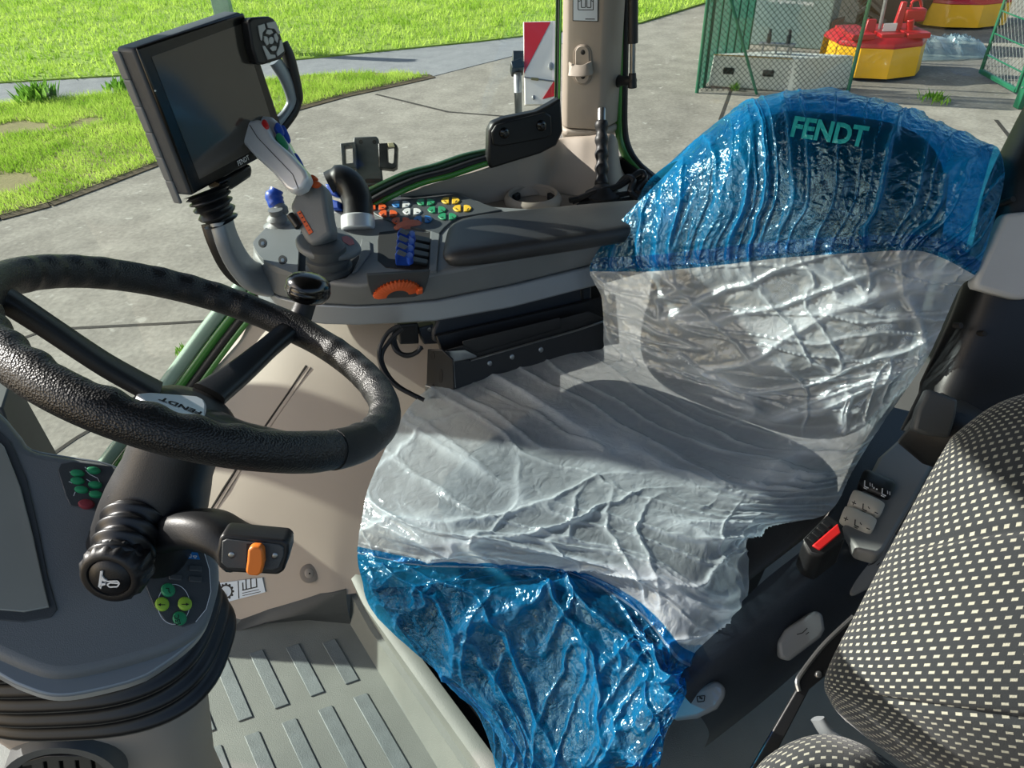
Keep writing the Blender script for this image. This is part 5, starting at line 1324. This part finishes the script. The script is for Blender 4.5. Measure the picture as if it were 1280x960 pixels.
# ---- phone holder behind the console
DPH = depth(Z(462, 246, ZT)) + 0.0
pp = face_plane(455, 205, DPH, 0.05, -0.05)
t = thing('phone_holder', 'empty black phone holder clamp behind the joysticks', 'phone holder', pp.at(460, 245))
MB().plate(pp, [(442, 171), (470, 170), (473, 173), (479, 231), (453, 234), (445, 215), (441, 180)], 0.0, -0.012).build('back_plate', CONSOLE_D, t, bevel=0.003)
for x in (451, 468):
    MB().blob(pp, x, 177.5, 2.6, 2.6, 0.001, -0.004, n=12, dome=.1).build('screw', INK, t)
MB().blob(pp, 466.5, 226, 10, 2.6, 0.0012, -0.004, ex=6, n=24, dome=.1).build('slot', INK, t)
def frame(m, outer, inner, o, i):
    a = [pp.at(x, y) + pp.n * o for x, y in outer]; b = [pp.at(x, y) + pp.n * o for x, y in inner]
    c = [p - pp.n * (o - i) for p in a]; d = [p - pp.n * (o - i) for p in b]
    return m.loft([c, a, b, d, c], cap=False)
frame(MB(), [(427, 182), (446, 180), (448, 212), (430, 214)], [(432, 186), (442, 185), (443, 206), (433, 207)], 0.02, -0.005).build('clamp_arm', CONSOLE_D, t, bevel=0.002)
frame(MB(), [(474, 182), (494, 181), (498, 185), (497, 211), (492, 214), (475, 212)], [(485, 186), (492, 185), (494, 188), (493, 206), (491, 207), (486, 205)], 0.02, -0.005).build('clamp_arm', BLACK, t, bevel=0.002)
MB().plate(pp, [(486, 182), (493, 182), (495, 187), (487, 187)], 0.024, 0.018).build('cream_pad', solid('cream_rubber', (206, 196, 160), .5), t, bevel=0.001)
MB().plate(pp, [(446, 186), (476, 186), (477, 206), (447, 207)], -0.006, -0.02).build('slide_bar', BLACK, t, bevel=0.002)
MB().plate(pp, [(451, 234), (481, 231), (482, 234), (470, 238), (454, 239)], 0.02, -0.01).build('foot_rest', BLACK, t, bevel=0.002)
MB().tube([pp.at(448, 212, -.02), pp.at(451, 226, -.02), pp.at(457, 238, -.015)], [0.012, 0.015, 0.012], 14).build('ball_joint', BLACK, t)
MB().plate(pp, [(452, 237), (469, 236), (471, 246), (455, 250)], 0.0, -0.03).build('mount_base', BLACK, t, bevel=0.003)

# ================================================================ terminal
Q0, Q1, Q3 = np.array([-0.576, 1.28, 1.15]), np.array([-0.476, 1.464, 1.163]), np.array([-0.561, 1.287, 0.938])
tn = np.cross(Q1 - Q0, Q3 - Q0); tp = Plane(Q0, tn)
if tp.n @ (EYE - Q0) < 0: tp.n = -tp.n
term = thing('terminal', 'large black touchscreen terminal with grey housing beside the joystick', 'monitor', tp.at(265, 250))
bz = [(171, 60), (305, 16), (359, 179), (242, 243)]
MB().plate(tp, bz, 0.0, -0.006).build('bezel', BEZEL, term, bevel=0.003)
MB().plate(tp, [(189, 71), (301, 30), (346, 172), (249, 224)], 0.0008, -0.003).build('screen', SCREEN, term)
hq = [tp.at(x, y) for x, y in [(169, 61), (305, 14.5), (361, 179.5), (242, 246)]]
hc = sum(hq) / 4
MB().loft([[hc + (p - hc) * 1.0 - tp.n * 0.006 for p in hq], [hc + (p - hc) * 1.01 - tp.n * 0.045 for p in hq], [hc + (p - hc) * 0.93 - tp.n * 0.062 for p in hq]]).build('housing', HOUSING, term, bevel=0.006)
el = hq[3] - hq[0]; exl = nrm(hq[1] - hq[0])
for k in range(6):
    c = hq[0] + el * (0.03 + 0.175 * k) - tp.n * 0.048 - exl * 0.002
    MB().box(c + el * 0.075, [nrm(el), exl, tp.n], (0.0225, 0.003, 0.010)).build('cooling_fin', GREYLEV, term, bevel=0.003)
lettering('FENDT', tp.at(297.5, 207.5, .001), tp.at(311.5, 199.2, .001), nrm(hq[0] - hq[3]), 'terminal_lettering', WHITEINK, term, 0.001, 0.02, hscale=1.3)
MB().plate(tp, [(279, 226), (318, 205), (321, 212), (320, 222), (296, 238), (283, 240)], -0.01, -0.05).build('lower_housing', BEZEL, term, bevel=0.006)
MB().blob(tp, 194, 113.5, 1.1, 1.1, 0.0008, -.001, n=8).build('light_sensor', WHITEINK, term)
# remote keypad on the terminal edge
kpn = Plane(tp.p0 + tp.n * 0.022, tp.n)
kb = MB().plate(kpn, [(311, 26), (316, 22), (337, 20.5), (343, 23), (352, 45), (358, 66), (352, 74), (330, 81), (322, 80), (316, 60)], 0.0, -0.022).build('navigation_keypad', BLACK, term, bevel=0.004)
def key(pts): MB().plate(kpn, pts, 0.003, 0.0).build('grey_key', KEYGREY, kb, bevel=0.0008)
key([(321.5, 32), (329.5, 29.5), (331, 36), (327, 41), (326.5, 51), (325, 50)]); key([(332, 28.5), (343, 26.5), (349.5, 41), (347, 43), (342, 36), (334, 35)])
key([(327, 57), (330, 57.5), (337, 68), (343, 68.5), (343.5, 72), (334, 74.5)]); key([(349, 50), (351, 50), (354, 64), (346, 70.5), (344.5, 66), (348, 58)])
key([(331, 42), (333, 37), (338, 37), (340.5, 41), (336, 43.5)]); key([(329, 45), (333, 46), (335, 55), (332.5, 57), (329, 51)]); key([(341.5, 43.5), (344, 41), (347, 47), (346, 54), (342.5, 50)]); key([(336, 60), (340.5, 57), (345, 58), (344, 63), (339.5, 64)])
MB().blob(kpn, 338, 50.5, 3.2, 4.6, 0.003, 0, n=14, dome=.2).build('round_grey_key', KEYGREY, kb)
pth = bez([tp.at(346, 76, -0.005), tp.at(358, 100, .0), tp.at(366, 126, .0), tp.at(362, 143, -.005), tp.at(352, 158, -.012), tp.at(346, 170, -.02)], 6)
MB().tube(pth, (0.014, 0.009), 12, up=tp.n, ex=3).build('handle_bracket', SILVER, term, angle=60)
MB().tube(bez([tp.at(354, 54, -.004), tp.at(359, 70, .002), tp.at(364, 92, .004), tp.at(369, 116, .003), tp.at(370, 126, .0), tp.at(366, 141, -.004), tp.at(356, 160, -.012)], 5), (0.010, 0.013), 12, up=tp.n, ex=3).build('black_grip_strip', BLACK, term, angle=60)
# bellows and support arm
bp_ = [P(258, 238, 1.36), P(262, 246, 1.365), P(268, 259, 1.375), P(276, 276, 1.39)]
pth = bez(bp_, 8); rad = [(0.050 - 0.014 * i / (len(pth) - 1)) + 0.0055 * math.cos(i * math.pi / 2.4) for i in range(len(pth))]
MB().tube(pth, [(r, r * .8) for r in rad], 24, up=CX).build('arm_bellows', RUBBER_G, term, angle=80)
pth = bez([P(277, 276, 1.385), P(284, 300, 1.40), P(297, 326, 1.43), P(315, 345, 1.46), P(338, 352, 1.5)], 6)
MB().tube(pth, [(0.033, 0.016)] * len(pth), 14, up=CX, ex=3.5).build('support_arm', SILVER, term, angle=60)
pth = bez([P(263, 279, 1.375), P(271, 304, 1.39), P(285, 333, 1.42), P(304, 352, 1.45), P(330, 362, 1.49)], 6)
MB().tube(pth, [(0.006, 0.019)] * len(pth), 10, up=CX, ex=3).build('arm_edge', BLACK, term, angle=60)

# ================================================================ steering wheel
WC = np.array([-0.331, 0.651, 0.974]); WN = nrm([0.444, 0.309, 0.841]); WR = 0.205
WU = np.array([0.884, 0, -0.467]); WU = nrm(WU - WN * (WU @ WN)); WV = np.cross(WN, WU); WV = WV if WV @ np.array([-0.144, 0.951, -0.273]) > 0 else -WV
def wp(r, deg, h=0.0):
    a = math.radians(deg); return WC + (WU * math.cos(a) + WV * math.sin(a)) * r + WN * h
wheel = thing('steering_wheel', 'black leather steering wheel with wavy grips and three spokes', 'steering wheel', WC - WN * 0.08)
rings = []
NA = 360; spk = [70, 190, 310]
for i in range(NA):
    deg = 360.0 * i / NA
    dd = min(abs((deg - s + 180) % 360 - 180) for s in spk)
    wave = max(0.0, min(1.0, (dd - 14) / 6.0)) * max(0.0, min(1.0, (58 - dd) / 5.0))
    r0 = 0.0175 + 0.0012 * max(0, 1 - dd / 12.0)
    a = math.radians(deg); rd = WU * math.cos(a) + WV * math.sin(a); c = WC + rd * WR; ring = []
    for k in range(28):
        ph = 2 * math.pi * k / 28; inn_ = max(0.0, -math.cos(ph + 0.5))
        r = r0 * (1.02 + wave * inn_ * (0.06 + 0.10 * math.cos(math.radians(deg) * 36)))
        ring.append(c + rd * r * math.cos(ph) + WN * r * 1.08 * math.sin(ph))
    rings.append(ring)
m = MB(); rings.append(rings[0]); m.loft(rings, cap=False); m.build('rim', LEATHER, wheel, angle=80)
for i0, i1 in ((318, 333), (58, 61), (82, 83)):
    rr = []
    for i in range(i0, i1 + 1):
        a = math.radians(i); rd = WU * math.cos(a) + WV * math.sin(a)
        rr.append([WC + rd * WR + rd * 0.0193 * math.cos(2 * math.pi * k / 28) + WN * 0.0208 * math.sin(2 * math.pi * k / 28) for k in range(28)])
    if i0 == 318: MB().loft(rr).build('rim_insert', solid('carbon_insert', (20, 21, 22), .35, bump=0.8, bscale=1500), wheel, angle=80)
for s in spk:
    path = bez([wp(0.035, s, -0.062), wp(0.09, s, -0.045), wp(0.15, s, -0.020), wp(0.185, s, -0.006), wp(0.203, s, -0.003)], 5)
    k = len(path); rads = [(0.021 - 0.007 * min(1, 2.2 * i / k) + (0.018 * max(0, (i - k * 0.78) / (k * 0.22))), 0.009 + 0.003 * i / k) for i in range(k)]
    MB().tube(path, rads, 14, up=WN, ex=3.2).build('spoke', BLACK, wheel, angle=70)
MB().lathe(WC - WN * 0.105, WN, [(0.050, 0.0), (0.056, 0.008), (0.056, 0.022), (0.050, 0.034), (0.040, 0.042), (0.02, 0.046), (0.001, 0.046)], 40).build('hub', BLACK, wheel, angle=40)
m = MB()
for k in range(48):
    a = 360 * k / 48
    for j_ in range(4): m.box(wp(0.0565, a, -0.094 + 0.0045 * j_), [nrm(wp(1, a) - WC), nrm(np.cross(WN, wp(1, a) - WC)), WN], (0.0012, 0.0018, 0.0015))
m.build('hub_knurling', BLACK, wheel, kind='stuff')
emp = Plane(WC - WN * 0.048, WN)
MB().plate(emp, [(170, 491), (188, 489.5), (246, 494), (256, 499), (259, 506), (258, 524), (250, 530), (200, 524)], 0.0, -0.012).build('emblem_plate', SILVER_B, wheel, bevel=0.003)
lettering('FENDT', emp.at(253, 515.5, .0), emp.at(202, 496.5, .0), nrm(emp.at(225, 530) - emp.at(228, 500)), 'emblem_lettering', INK, wheel, 0.0006, 0.03, hscale=0.85)
# spinner knob
kb_ = wp(0.232, 72, 0.0)
MB().tube([wp(0.222, 71, -0.01), wp(0.226, 71, 0.02), wp(0.226, 71, 0.046)], [0.019, 0.015, 0.0135], 18).build('knob_stem', BLACK, wheel, angle=60)
MB().lathe(wp(0.226, 71, 0.036), nrm(WN * 0.75 + ZUP * 0.5), [(0.014, 0.0), (0.026, 0.005), (0.0305, 0.013), (0.0312, 0.018), (0.0302, 0.0195), (0.0305, 0.021), (0.029, 0.029), (0.022, 0.036), (0.012, 0.0395), (0.001, 0.0405)], 36).build('spinner_knob', BLACK_G, wheel, angle=80)

# ================================================================ steering column
col = thing('steering_column', 'black steering column with horn stalk and shuttle lever', 'steering column', WC - WN * 0.36)
def ax(t_): return WC - WN * t_
MB().tube([ax(.104), ax(.125), ax(.15), ax(.165), ax(.19), ax(.215), ax(.24), ax(.262)], [(.043, .043), (.046, .046), (.047, .047), (.050, .050), (.052, .054), (.053, .056), (.053, .056), (.054, .056)], 32, up=CX, ex=2.5).build('column_shroud', BLACK, col, angle=40, bevel=0.003)
# horn stalk
a_, b_ = P(176, 640, .80), P(137, 722, .735); hx = nrm(b_ - a_)
prof = []
for i in range(41):
    h = i / 40 * 0.075; prof.append((0.036 - 0.009 * i / 40 + 0.003 * math.cos(i * math.pi / 4.4), h))
MB().lathe(a_, hx, [(0.03, -0.02)] + prof, 32).build('horn_bellows', RUBBER_G, col, angle=80)
ha = nrm(hx * 0.75 + CZ * 0.66); hb_ = b_ - ha * 0.012
rings = []
for r, h in ((0.026, -0.026), (0.0315, -0.02), (0.033, -0.012), (0.033, 0.006), (0.0305, 0.012), (0.027, 0.014), (0.0225, 0.0135), (0.0215, 0.011), (0.0205, 0.0128), (0.012, 0.0150), (0.001, 0.0155)):
    x = nrm(np.cross(ha, CY)); y = np.cross(ha, x)
    rings.append([hb_ + ha * h + (x * math.cos(2 * math.pi * k / 64) + y * math.sin(2 * math.pi * k / 64)) * (r + (0.0016 * math.cos(2 * math.pi * k * 16 / 64) if 0.031 < r and h < 0.01 else 0)) for k in range(64)])
knob = MB().loft(rings).build('horn_knob', BLACK, col, angle=50)
hpn = Plane(hb_ + ha * 0.0166, ha)
mm = MB()
line(hpn, mm, [(124, 717), (129, 722), (133, 724), (149, 727), (151, 731), (146, 734), (130, 731)], 1.6, 0.0)
line(hpn, mm, [(127, 735), (131, 731)], 1.6, 0.0); line(hpn, mm, [(122.5, 716), (126, 712), (126, 722), (122.5, 736), (128, 734)], 1.2, 0)
mm = MB()
for q in ([(123, 733), (125.5, 714), (128.5, 714), (126.5, 736)], [(126, 716), (130, 723), (134, 725.5), (134, 727.5), (128, 726)], [(124, 734), (127, 729), (132, 729), (132, 731), (128, 732)]):
    mm.plate(hpn, q, 0.0005, -.001)
line(hpn, mm, [(131, 726.5), (147, 726), (149.5, 729), (147, 733), (137, 733.5), (134, 730.5), (138, 728.2), (150, 729)], 1.7, 0.0005)
mm.build('horn_symbol', WHITEINK, knob, stuff=True)
# shuttle lever on the right
pth = bez([P(196, 668, .83), P(215, 668, .81), P(240, 660, .785), P(268, 664, .775), P(296, 680, .775), P(312, 690, .77)], 5)
k = len(pth)
MB().tube(pth, [(0.026 + 0.010 * i / k, 0.020 + 0.001 * i / k) for i in range(k)], 20, up=CY, ex=3).build('lever_arm', BLACK, col, angle=60)
fpn = face_plane(315, 692, .715, 0.12, -0.25)
face = [(274, 672), (279, 668), (355, 675), (361, 680), (361, 693), (355, 714), (347, 719), (290, 716), (273, 710), (270, 694)]
MB().plate(fpn, face, 0.0, -0.030).build('lever_head', BLACK, col, bevel=0.004, seg=3)
fr_ = MB().plate(fpn, [(278, 676), (284, 673), (350, 680), (355, 684), (355, 694), (349, 709), (341, 712), (284, 709), (277, 703)], 0.0015, -0.004).build('face_plate', CONSOLE_D, col, bevel=0.001)
for x, y in ((290, 693), (344, 694)):
    MB().blob(fpn, x, y, 4, 4, 0.0025, -.002, n=14, dome=0.2).build('screw', STEEL, fr_)
MB().plate(fpn, [(309, 679), (316, 679), (315, 714), (308, 712)], 0.0022, 0).build('slider_slot', INK, fr_)
MB().plate(fpn, [(313, 681), (318, 677), (328, 677.5), (332, 682), (333, 698), (330, 710), (325, 714), (314, 713), (310, 709), (312, 695)], 0.011, 0.0).build('orange_slider', ORANGE_L, fr_, bevel=0.005, seg=3)

# ================================================================ dashboard
dp = Plane(ax(.245), nrm([0.42, -0.30, 0.86]))
dash = thing('dashboard', 'dark grey dashboard console with instrument panel and round green keys', 'dashboard', Z(120, 905, .40))
do = [(-160, 470), (-20, 505), (22, 540), (40, 560), (90, 570), (138, 579), (200, 610), (250, 660), (270, 694), (274, 722), (270, 748), (258, 780), (238, 800), (205, 816), (160, 830), (120, 840), (85, 846), (58, 845), (30, 836), (0, 823), (-60, 795), (-160, 760)]
do = smooth(do, 4)
MB().plate(dp, do, 0.0, -0.022).build('dash_body', CONSOLE, dash, bevel=0.012, seg=4)
dc = np.mean([dp.at(x, y) for x, y in do], 0)
do2 = [(x, y + 24 * min(1, max(0, (y - 740) / 90.0)) * min(1, max(0, (275 - x) / 90.0))) for x, y in do]
dp2 = shifted(dp, -0.014)
m = MB(); m.loft([[dp2.at(x, y) for x, y in do2], [dp2.at(x, y) - dp.n * 0.028 for x, y in do2]]); m.build('dash_trim', SILVER, dash, bevel=0.003)
MB().plate(dp, [(-160, 490), (-20, 520), (14, 553), (34, 600), (48, 660), (60, 720), (72, 762), (64, 772), (30, 778), (-40, 772), (-160, 750)], 0.0016, -0.004).build('panel_surround', CONSOLE_D, dash, bevel=0.001)
MB().plate(dp, [(-160, 505), (-25, 530), (6, 560), (26, 610), (42, 672), (56, 735), (62, 760), (30, 766), (-40, 760), (-160, 740)], 0.004, -0.002).build('instrument_glass', DISPLAYGLASS, dash, bevel=0.001)
k1 = MB().plate(dp, [(72, 588), (76, 580), (92, 577), (140, 583), (150, 600), (140, 636), (126, 640), (88, 633), (82, 620)], 0.0012, -0.004).build('key_field', CONSOLE_D, dash, bevel=0.001)
def gk(x, y, rx, ry, mt, rot=0.1, nm='oval_key'): return MB().blob(dp, x, y, rx, ry, 0.006, 0.0, n=20, rot=rot, dome=.5).build(nm, mt, k1)
for x, y in ((97, 592.5), (117, 589), (97, 602), (102, 613), (119, 607), (120, 619)):
    gk(x, y, 9, 4.4, GREENB)
gk(108, 631, 10.5, 6, MAROON, 0.05, 'red_oval_key')
mm = MB()
kq = Plane(dp.p0 + dp.n * 0.0013, dp.n)
for pts in ([(87, 590), (90, 592)], [(107, 588), (112, 593), (122, 598), (126, 606)], [(108, 599), (114, 603)], [(86, 602), (90, 604)], [(94, 615), (92, 620)], [(106, 584), (111, 588)], [(112, 614), (116, 618)]):
    line(kq, mm, pts, 0.9, 0.0004)
mm.build('key_lines', WHITEINK, k1, stuff=True)
lo_ = [(180, 728), (190, 705), (215, 684), (240, 678), (253, 684), (262, 712), (264, 740), (258, 762), (245, 778), (228, 784), (208, 778), (192, 758)]
k2 = MB().plate(dp, lo_, 0.0012, -0.004).build('lower_key_field', CONSOLE_D, dash, bevel=0.001)
mm = MB(); line(dp, mm, [(253, 684), (261.5, 712), (263.5, 740), (257.5, 762), (244.5, 778)], 0.8, 0.0018)
def arc(cx, cy, rx, ry, a0, a1, n=10): return [(cx + rx * math.cos(a0 + (a1 - a0) * i / n), cy + ry * math.sin(a0 + (a1 - a0) * i / n)) for i in range(n + 1)]
line(dp, mm, arc(217, 756, 20, 25, 0, 2 * math.pi, 30), 0.8, 0.0018); mm.build('field_lines', WHITEINK, k2, stuff=True)
def rk(x, y, mt, nm): return MB().blob(dp, x, y, 9, 8.6, 0.006, 0.0, n=22, dome=.45, rot=0.4).build(nm, mt, k2)
for x, y, mt, s in ((210, 738.5, GREENB, 'return'), (202.5, 756, LIMEB, 'left'), (231, 755.5, LIMEB, 'right'), (224.5, 773.5, GREENB, 'esc')):
    o = rk(x, y, mt, 'round_key'); q = Plane(dp.p0 + dp.n * 0.0064, dp.n); mm = MB()
    if s in ('left', 'right'):
        sg = -1 if s == 'left' else 1; line(q, mm, [(x - 4, y), (x + 4, y)], 1.1, 0.0002); mm.add([q.at(x + sg * 5.5, y, .0003), q.at(x + sg * 1.5, y - 2, .0003), q.at(x + sg * 1.5, y + 2, .0003)], [(0, 1, 2)]); mm.build('key_arrow', INK, o, stuff=True)
    elif s == 'return':
        line(q, mm, [(x - 3, y - 3), (x + 1, y - 3), (x + 1, y + 1), (x + 3, y + 3)], 1.0, 0.0002); mm.build('key_arrow', INK, o, stuff=True)
    else: lettering('ESC', q.at(x + 1.5, y + 6.5), q.at(x - 1.0, y - 5.5), nrm(q.at(x - 5, y) - q.at(x + 5, y)), 'key_lettering', INK, o, 0.0004, 0.02)
for x, y in ((219, 708), (244, 711), (219, 722), (244, 724.5)):
    MB().plate(dp, [(x - 8, y - 4), (x + 8, y - 2.5), (x + 8, y + 4.5), (x - 8, y + 3)], 0.0035, 0).build('blank_key', CONSOLE_D, k2, bevel=0.001)
for x, y in ((237, 683), (241, 695)):
    o = MB().plate(dp, [(x - 9, y - 5), (x + 6, y - 3.5), (x + 9, y + 5), (x - 7, y + 4)], 0.002, 0).build('blue_indicator', BLUEB, k2); mm = MB(); line(Plane(dp.p0 + dp.n * .0022, dp.n), mm, [(x - 5, y - 2), (x - 2, y - 1.5), (x - 2, y + 2), (x - 5, y + 1), (x - 5, y - 2)], .8, .0003); line(Plane(dp.p0 + dp.n * .0022, dp.n), mm, [(x, y), (x + 3, y + 3), (x + 5, y), (x, y)], .8, .0003); mm.build('indicator_symbol', WHITEINK, o, stuff=True)
# rubber bellows under the dashboard and the beige base with its vent
bw = thing('dash_bellows', 'ribbed black rubber bellows between dashboard and beige base', 'bellows', Z(110, 905, .40))
bcx, bcy = -0.575, 0.575
rings = []
for i in range(61):
    f = i / 60; z = 0.72 - 0.22 * f; r = 0.158 + 0.010 * f + 0.006 * math.cos(f * 2 * math.pi * 7) - (0.03 * max(0, (f - .93) / .07))
    ring = []
    for k in range(64):
        a = 2 * math.pi * k / 64; ca, sa = math.cos(a), math.sin(a)
        ring.append(np.array([bcx, bcy, z]) + np.array([math.copysign(abs(ca) ** .72, ca) * r, math.copysign(abs(sa) ** .72, sa) * r * 0.68, 0]))
    rings.append(ring)
MB().loft(rings).build('bellows_body', RUBBER_G, bw, angle=180)
bs = thing('console_base', 'beige console base with round air vent at the bottom left', 'console', (bcx, bcy, 0.0))
rings = []
for z, r in ((0.0, .10), (0.2, .10), (.36, .125), (.50, .150), (.508, .145)):
    rings.append([np.array([bcx - .03 - .06 * (.5 - z), bcy, z]) + np.array([math.copysign(abs(math.cos(a)) ** .75, math.cos(a)) * r, math.copysign(abs(math.sin(a)) ** .75, math.sin(a)) * r * 0.68, 0]) for a in np.linspace(0, 2 * math.pi, 48, endpoint=False)])
MB().loft(rings).build('base_body', BEIGE, bs, angle=50)
vpn = Plane([bcx, bcy - 0.100, .45], nrm([0.02, -1, -0.05]))
def el(rx, ry, o, cx=80, cy=966): return [vpn.at(cx + rx * math.cos(2 * math.pi * k / 40), cy + ry * math.sin(2 * math.pi * k / 40)) + vpn.n * o for k in range(40)]
MB().loft([el(78, 46, -0.02), el(74, 43, 0.012), el(60, 34, 0.010), el(57, 31, -0.004)], cap=False).build('vent_ring', CONSOLE_D, bs, angle=50)
MB().loft([el(58, 32, -0.006), el(58, 32, -0.004)]).build('vent_back', INK, bs)
for k in range(5):
    x = 40 + k * 20; MB().plate(vpn, [(x, 946), (x + 15, 944), (x + 20, 992), (x + 5, 992)], 0.004, -0.003).build('vent_slat', BLACK, bs, bevel=0.001)
MB().plate(vpn, [(30, 946), (60, 938), (122, 937), (122, 942), (60, 944), (32, 951)], 0.008, -0.003).build('vent_bar', BLACK, bs, bevel=0.001)

# ================================================================ folded left armrest post
ta = thing('raised_armrest', 'black raised left armrest with grey pad at the right edge', 'armrest', P(1180, 565, 1.24))
pth = bez([P(1182, 560, 1.24), P(1212, 500, 1.23), P(1256, 405, 1.21), P(1283, 320, 1.2), P(1300, 245, 1.19), P(1330, 180, 1.19), P(1362, 120, 1.19)], 6)
MB().tube(pth, [(0.072, 0.05)] * 6 + [(0.078, 0.05)] * (len(pth) - 6), 24, up=CZ, ex=4).build('armrest_body', BLACK, ta, angle=60)
MB().tube([P(1150, 520, 1.22), P(1180, 540, 1.20), P(1215, 556, 1.19)], [(0.055, 0.05), (0.06, 0.055), (0.055, 0.05)], 22, ex=3).build('hinge_housing', BLACK, ta, angle=60, bevel=0.004)
fpn = face_plane(1260, 320, 1.135, -0.1, -0.1)
MB().plate(fpn, [(1258, 266), (1310, 262), (1310, 340), (1296, 368), (1284, 375), (1268, 374), (1222, 361), (1218, 356), (1222, 344)], 0.0, -0.03).build('grey_pad', solid('pale_grey_pad', (164, 168, 170), .5), ta, bevel=0.01, seg=4)
f2 = face_plane(1180, 520, 1.135, -0.1, 0.0)
MB().plate(f2, [(1161, 486), (1199, 499), (1196, 520), (1188, 548), (1160, 545), (1142, 538), (1148, 512)], 0.0, -0.02).build('hinge_cover', CONSOLE_D, ta, bevel=0.006, seg=3)
f3 = face_plane(1216, 410, 1.155, -0.1, -.1)
for x, y in ((1201, 407), (1231, 417)):
    MB().blob(f3, x, y, 3.2, 3.6, 0.001, -.02, n=12, dome=.1).build('screw_hole', INK, ta)
MB().blob(face_plane(1266, 248, 1.135), 1266, 249, 3.4, 3.8, 0.001, -.03, n=12, dome=.1).build('screw_hole', INK, ta)

# ================================================================ passenger seat
ps = thing('passenger_seat', 'dark dotted fabric passenger seat in the lower right corner', 'seat', P(1250, 1100, .95))
PN = [[(1200, 540, 1.02), (1240, 508, 1.0), (1290, 490, .98), (1360, 480, .95), (1440, 480, .92)],
      [(1180, 565, 1.0), (1225, 545, .965), (1290, 530, .935), (1360, 520, .905), (1440, 520, .88)],
      [(1126, 665, .96), (1180, 650, .905), (1260, 630, .865), (1350, 620, .835), (1440, 620, .81)],
      [(1076, 760, .92), (1130, 750, .865), (1220, 740, .815), (1330, 730, .785), (1440, 730, .765)],
      [(1036, 843, .90), (1090, 850, .84), (1180, 850, .785), (1300, 850, .75), (1440, 850, .73)],
      [(1043, 880, .91), (1110, 910, .85), (1190, 930, .79), (1310, 950, .75), (1440, 960, .72)],
      [(1062, 905, .94), (1130, 955, .89), (1210, 990, .84), (1320, 1020, .8), (1440, 1040, .76)]]
rowsP = []
for i, r in enumerate(PN):
    x, y, d = r[0]
    rowsP.append([P(x + 50, y + 4, d + .10), P(x + 6, y + 1, d + .05)] + [P(*q) for q in r])
rowsP.insert(0, [P(x + 25, y + 18, d + .09) for x, y, d in [(1226, 545, 1.09), (1206, 541, 1.05)] + [(q[0], q[1], q[2]) for q in PN[0]]])
S = spline_grid(rowsP, 150, 120); nn = grid_normals(S)
vv = np.linspace(0, len(rowsP) - 1, 150)[:, None]; uu = np.linspace(0, 6, 120)[None, :]
cr = np.exp(-((vv - 3.1 - 0.05 * uu) / 0.06) ** 2) + np.exp(-((vv - 5.0 - 0.10 * uu) / 0.06) ** 2)
S = S - nn * (0.006 * cr * np.clip((uu - 2.2) / 0.8, 0, 1))[..., None]
MB_ = grid_mesh(S); MB_.build('backrest', PASSCLOTH, ps, angle=180)
CN = [[(925, 1000, .98), (960, 950, .99), (1020, 930, 1.0), (1080, 945, 1.0), (1150, 1000, 1.0)],
      [(915, 1005, .93), (957, 948, .94), (1018, 919, .95), (1075, 929, .95), (1135, 968, .95)],
      [(905, 1030, .88), (950, 985, .88), (1015, 955, .88), (1080, 960, .88), (1150, 1000, .88)],
      [(900, 1100, .85), (950, 1070, .84), (1015, 1050, .84), (1080, 1050, .84), (1160, 1080, .84)]]
grid_mesh(spline_grid([[P(*q) for q in r] for r in CN], 40, 50)).build('seat_cushion', fabric('passenger_cushion_cloth', (44, 48, 50), (166, 166, 150), 18, 17), ps, angle=180)
MB().tube(bez([P(1022, 898, .97), P(1034, 916, .965), P(1052, 930, .96), P(1075, 944, .96)], 4), (0.006, 0.012), 10, ex=3).build('plastic_edge', GREYLEV, ps, angle=60)
t = thing('seat_link_bracket', 'black bracket plate with bright edge between the two seats', 'bracket', P(980, 930, 1.05))
lp = face_plane(1010, 850, 1.03, 0.0, 0.4)
MB().plate(lp, [(996, 862), (1003, 840), (1030, 806), (1066, 772), (1075, 790), (1050, 830), (1012, 862), (960, 962), (938, 962)], 0.0, -0.008).build('bracket_plate', BLACK, t, bevel=0.002)
MB().tube(bez([lp.at(998, 864, .002), lp.at(996, 852, .002), lp.at(1003, 839, .002), lp.at(1030, 805, .002), lp.at(1066, 771, .002)], 6), 0.0035, 8).build('bright_edge', STEEL, t)
MB().blob(lp, 1022, 843, 4, 4.6, 0.006, 0, n=14).build('bolt', STEEL, t)
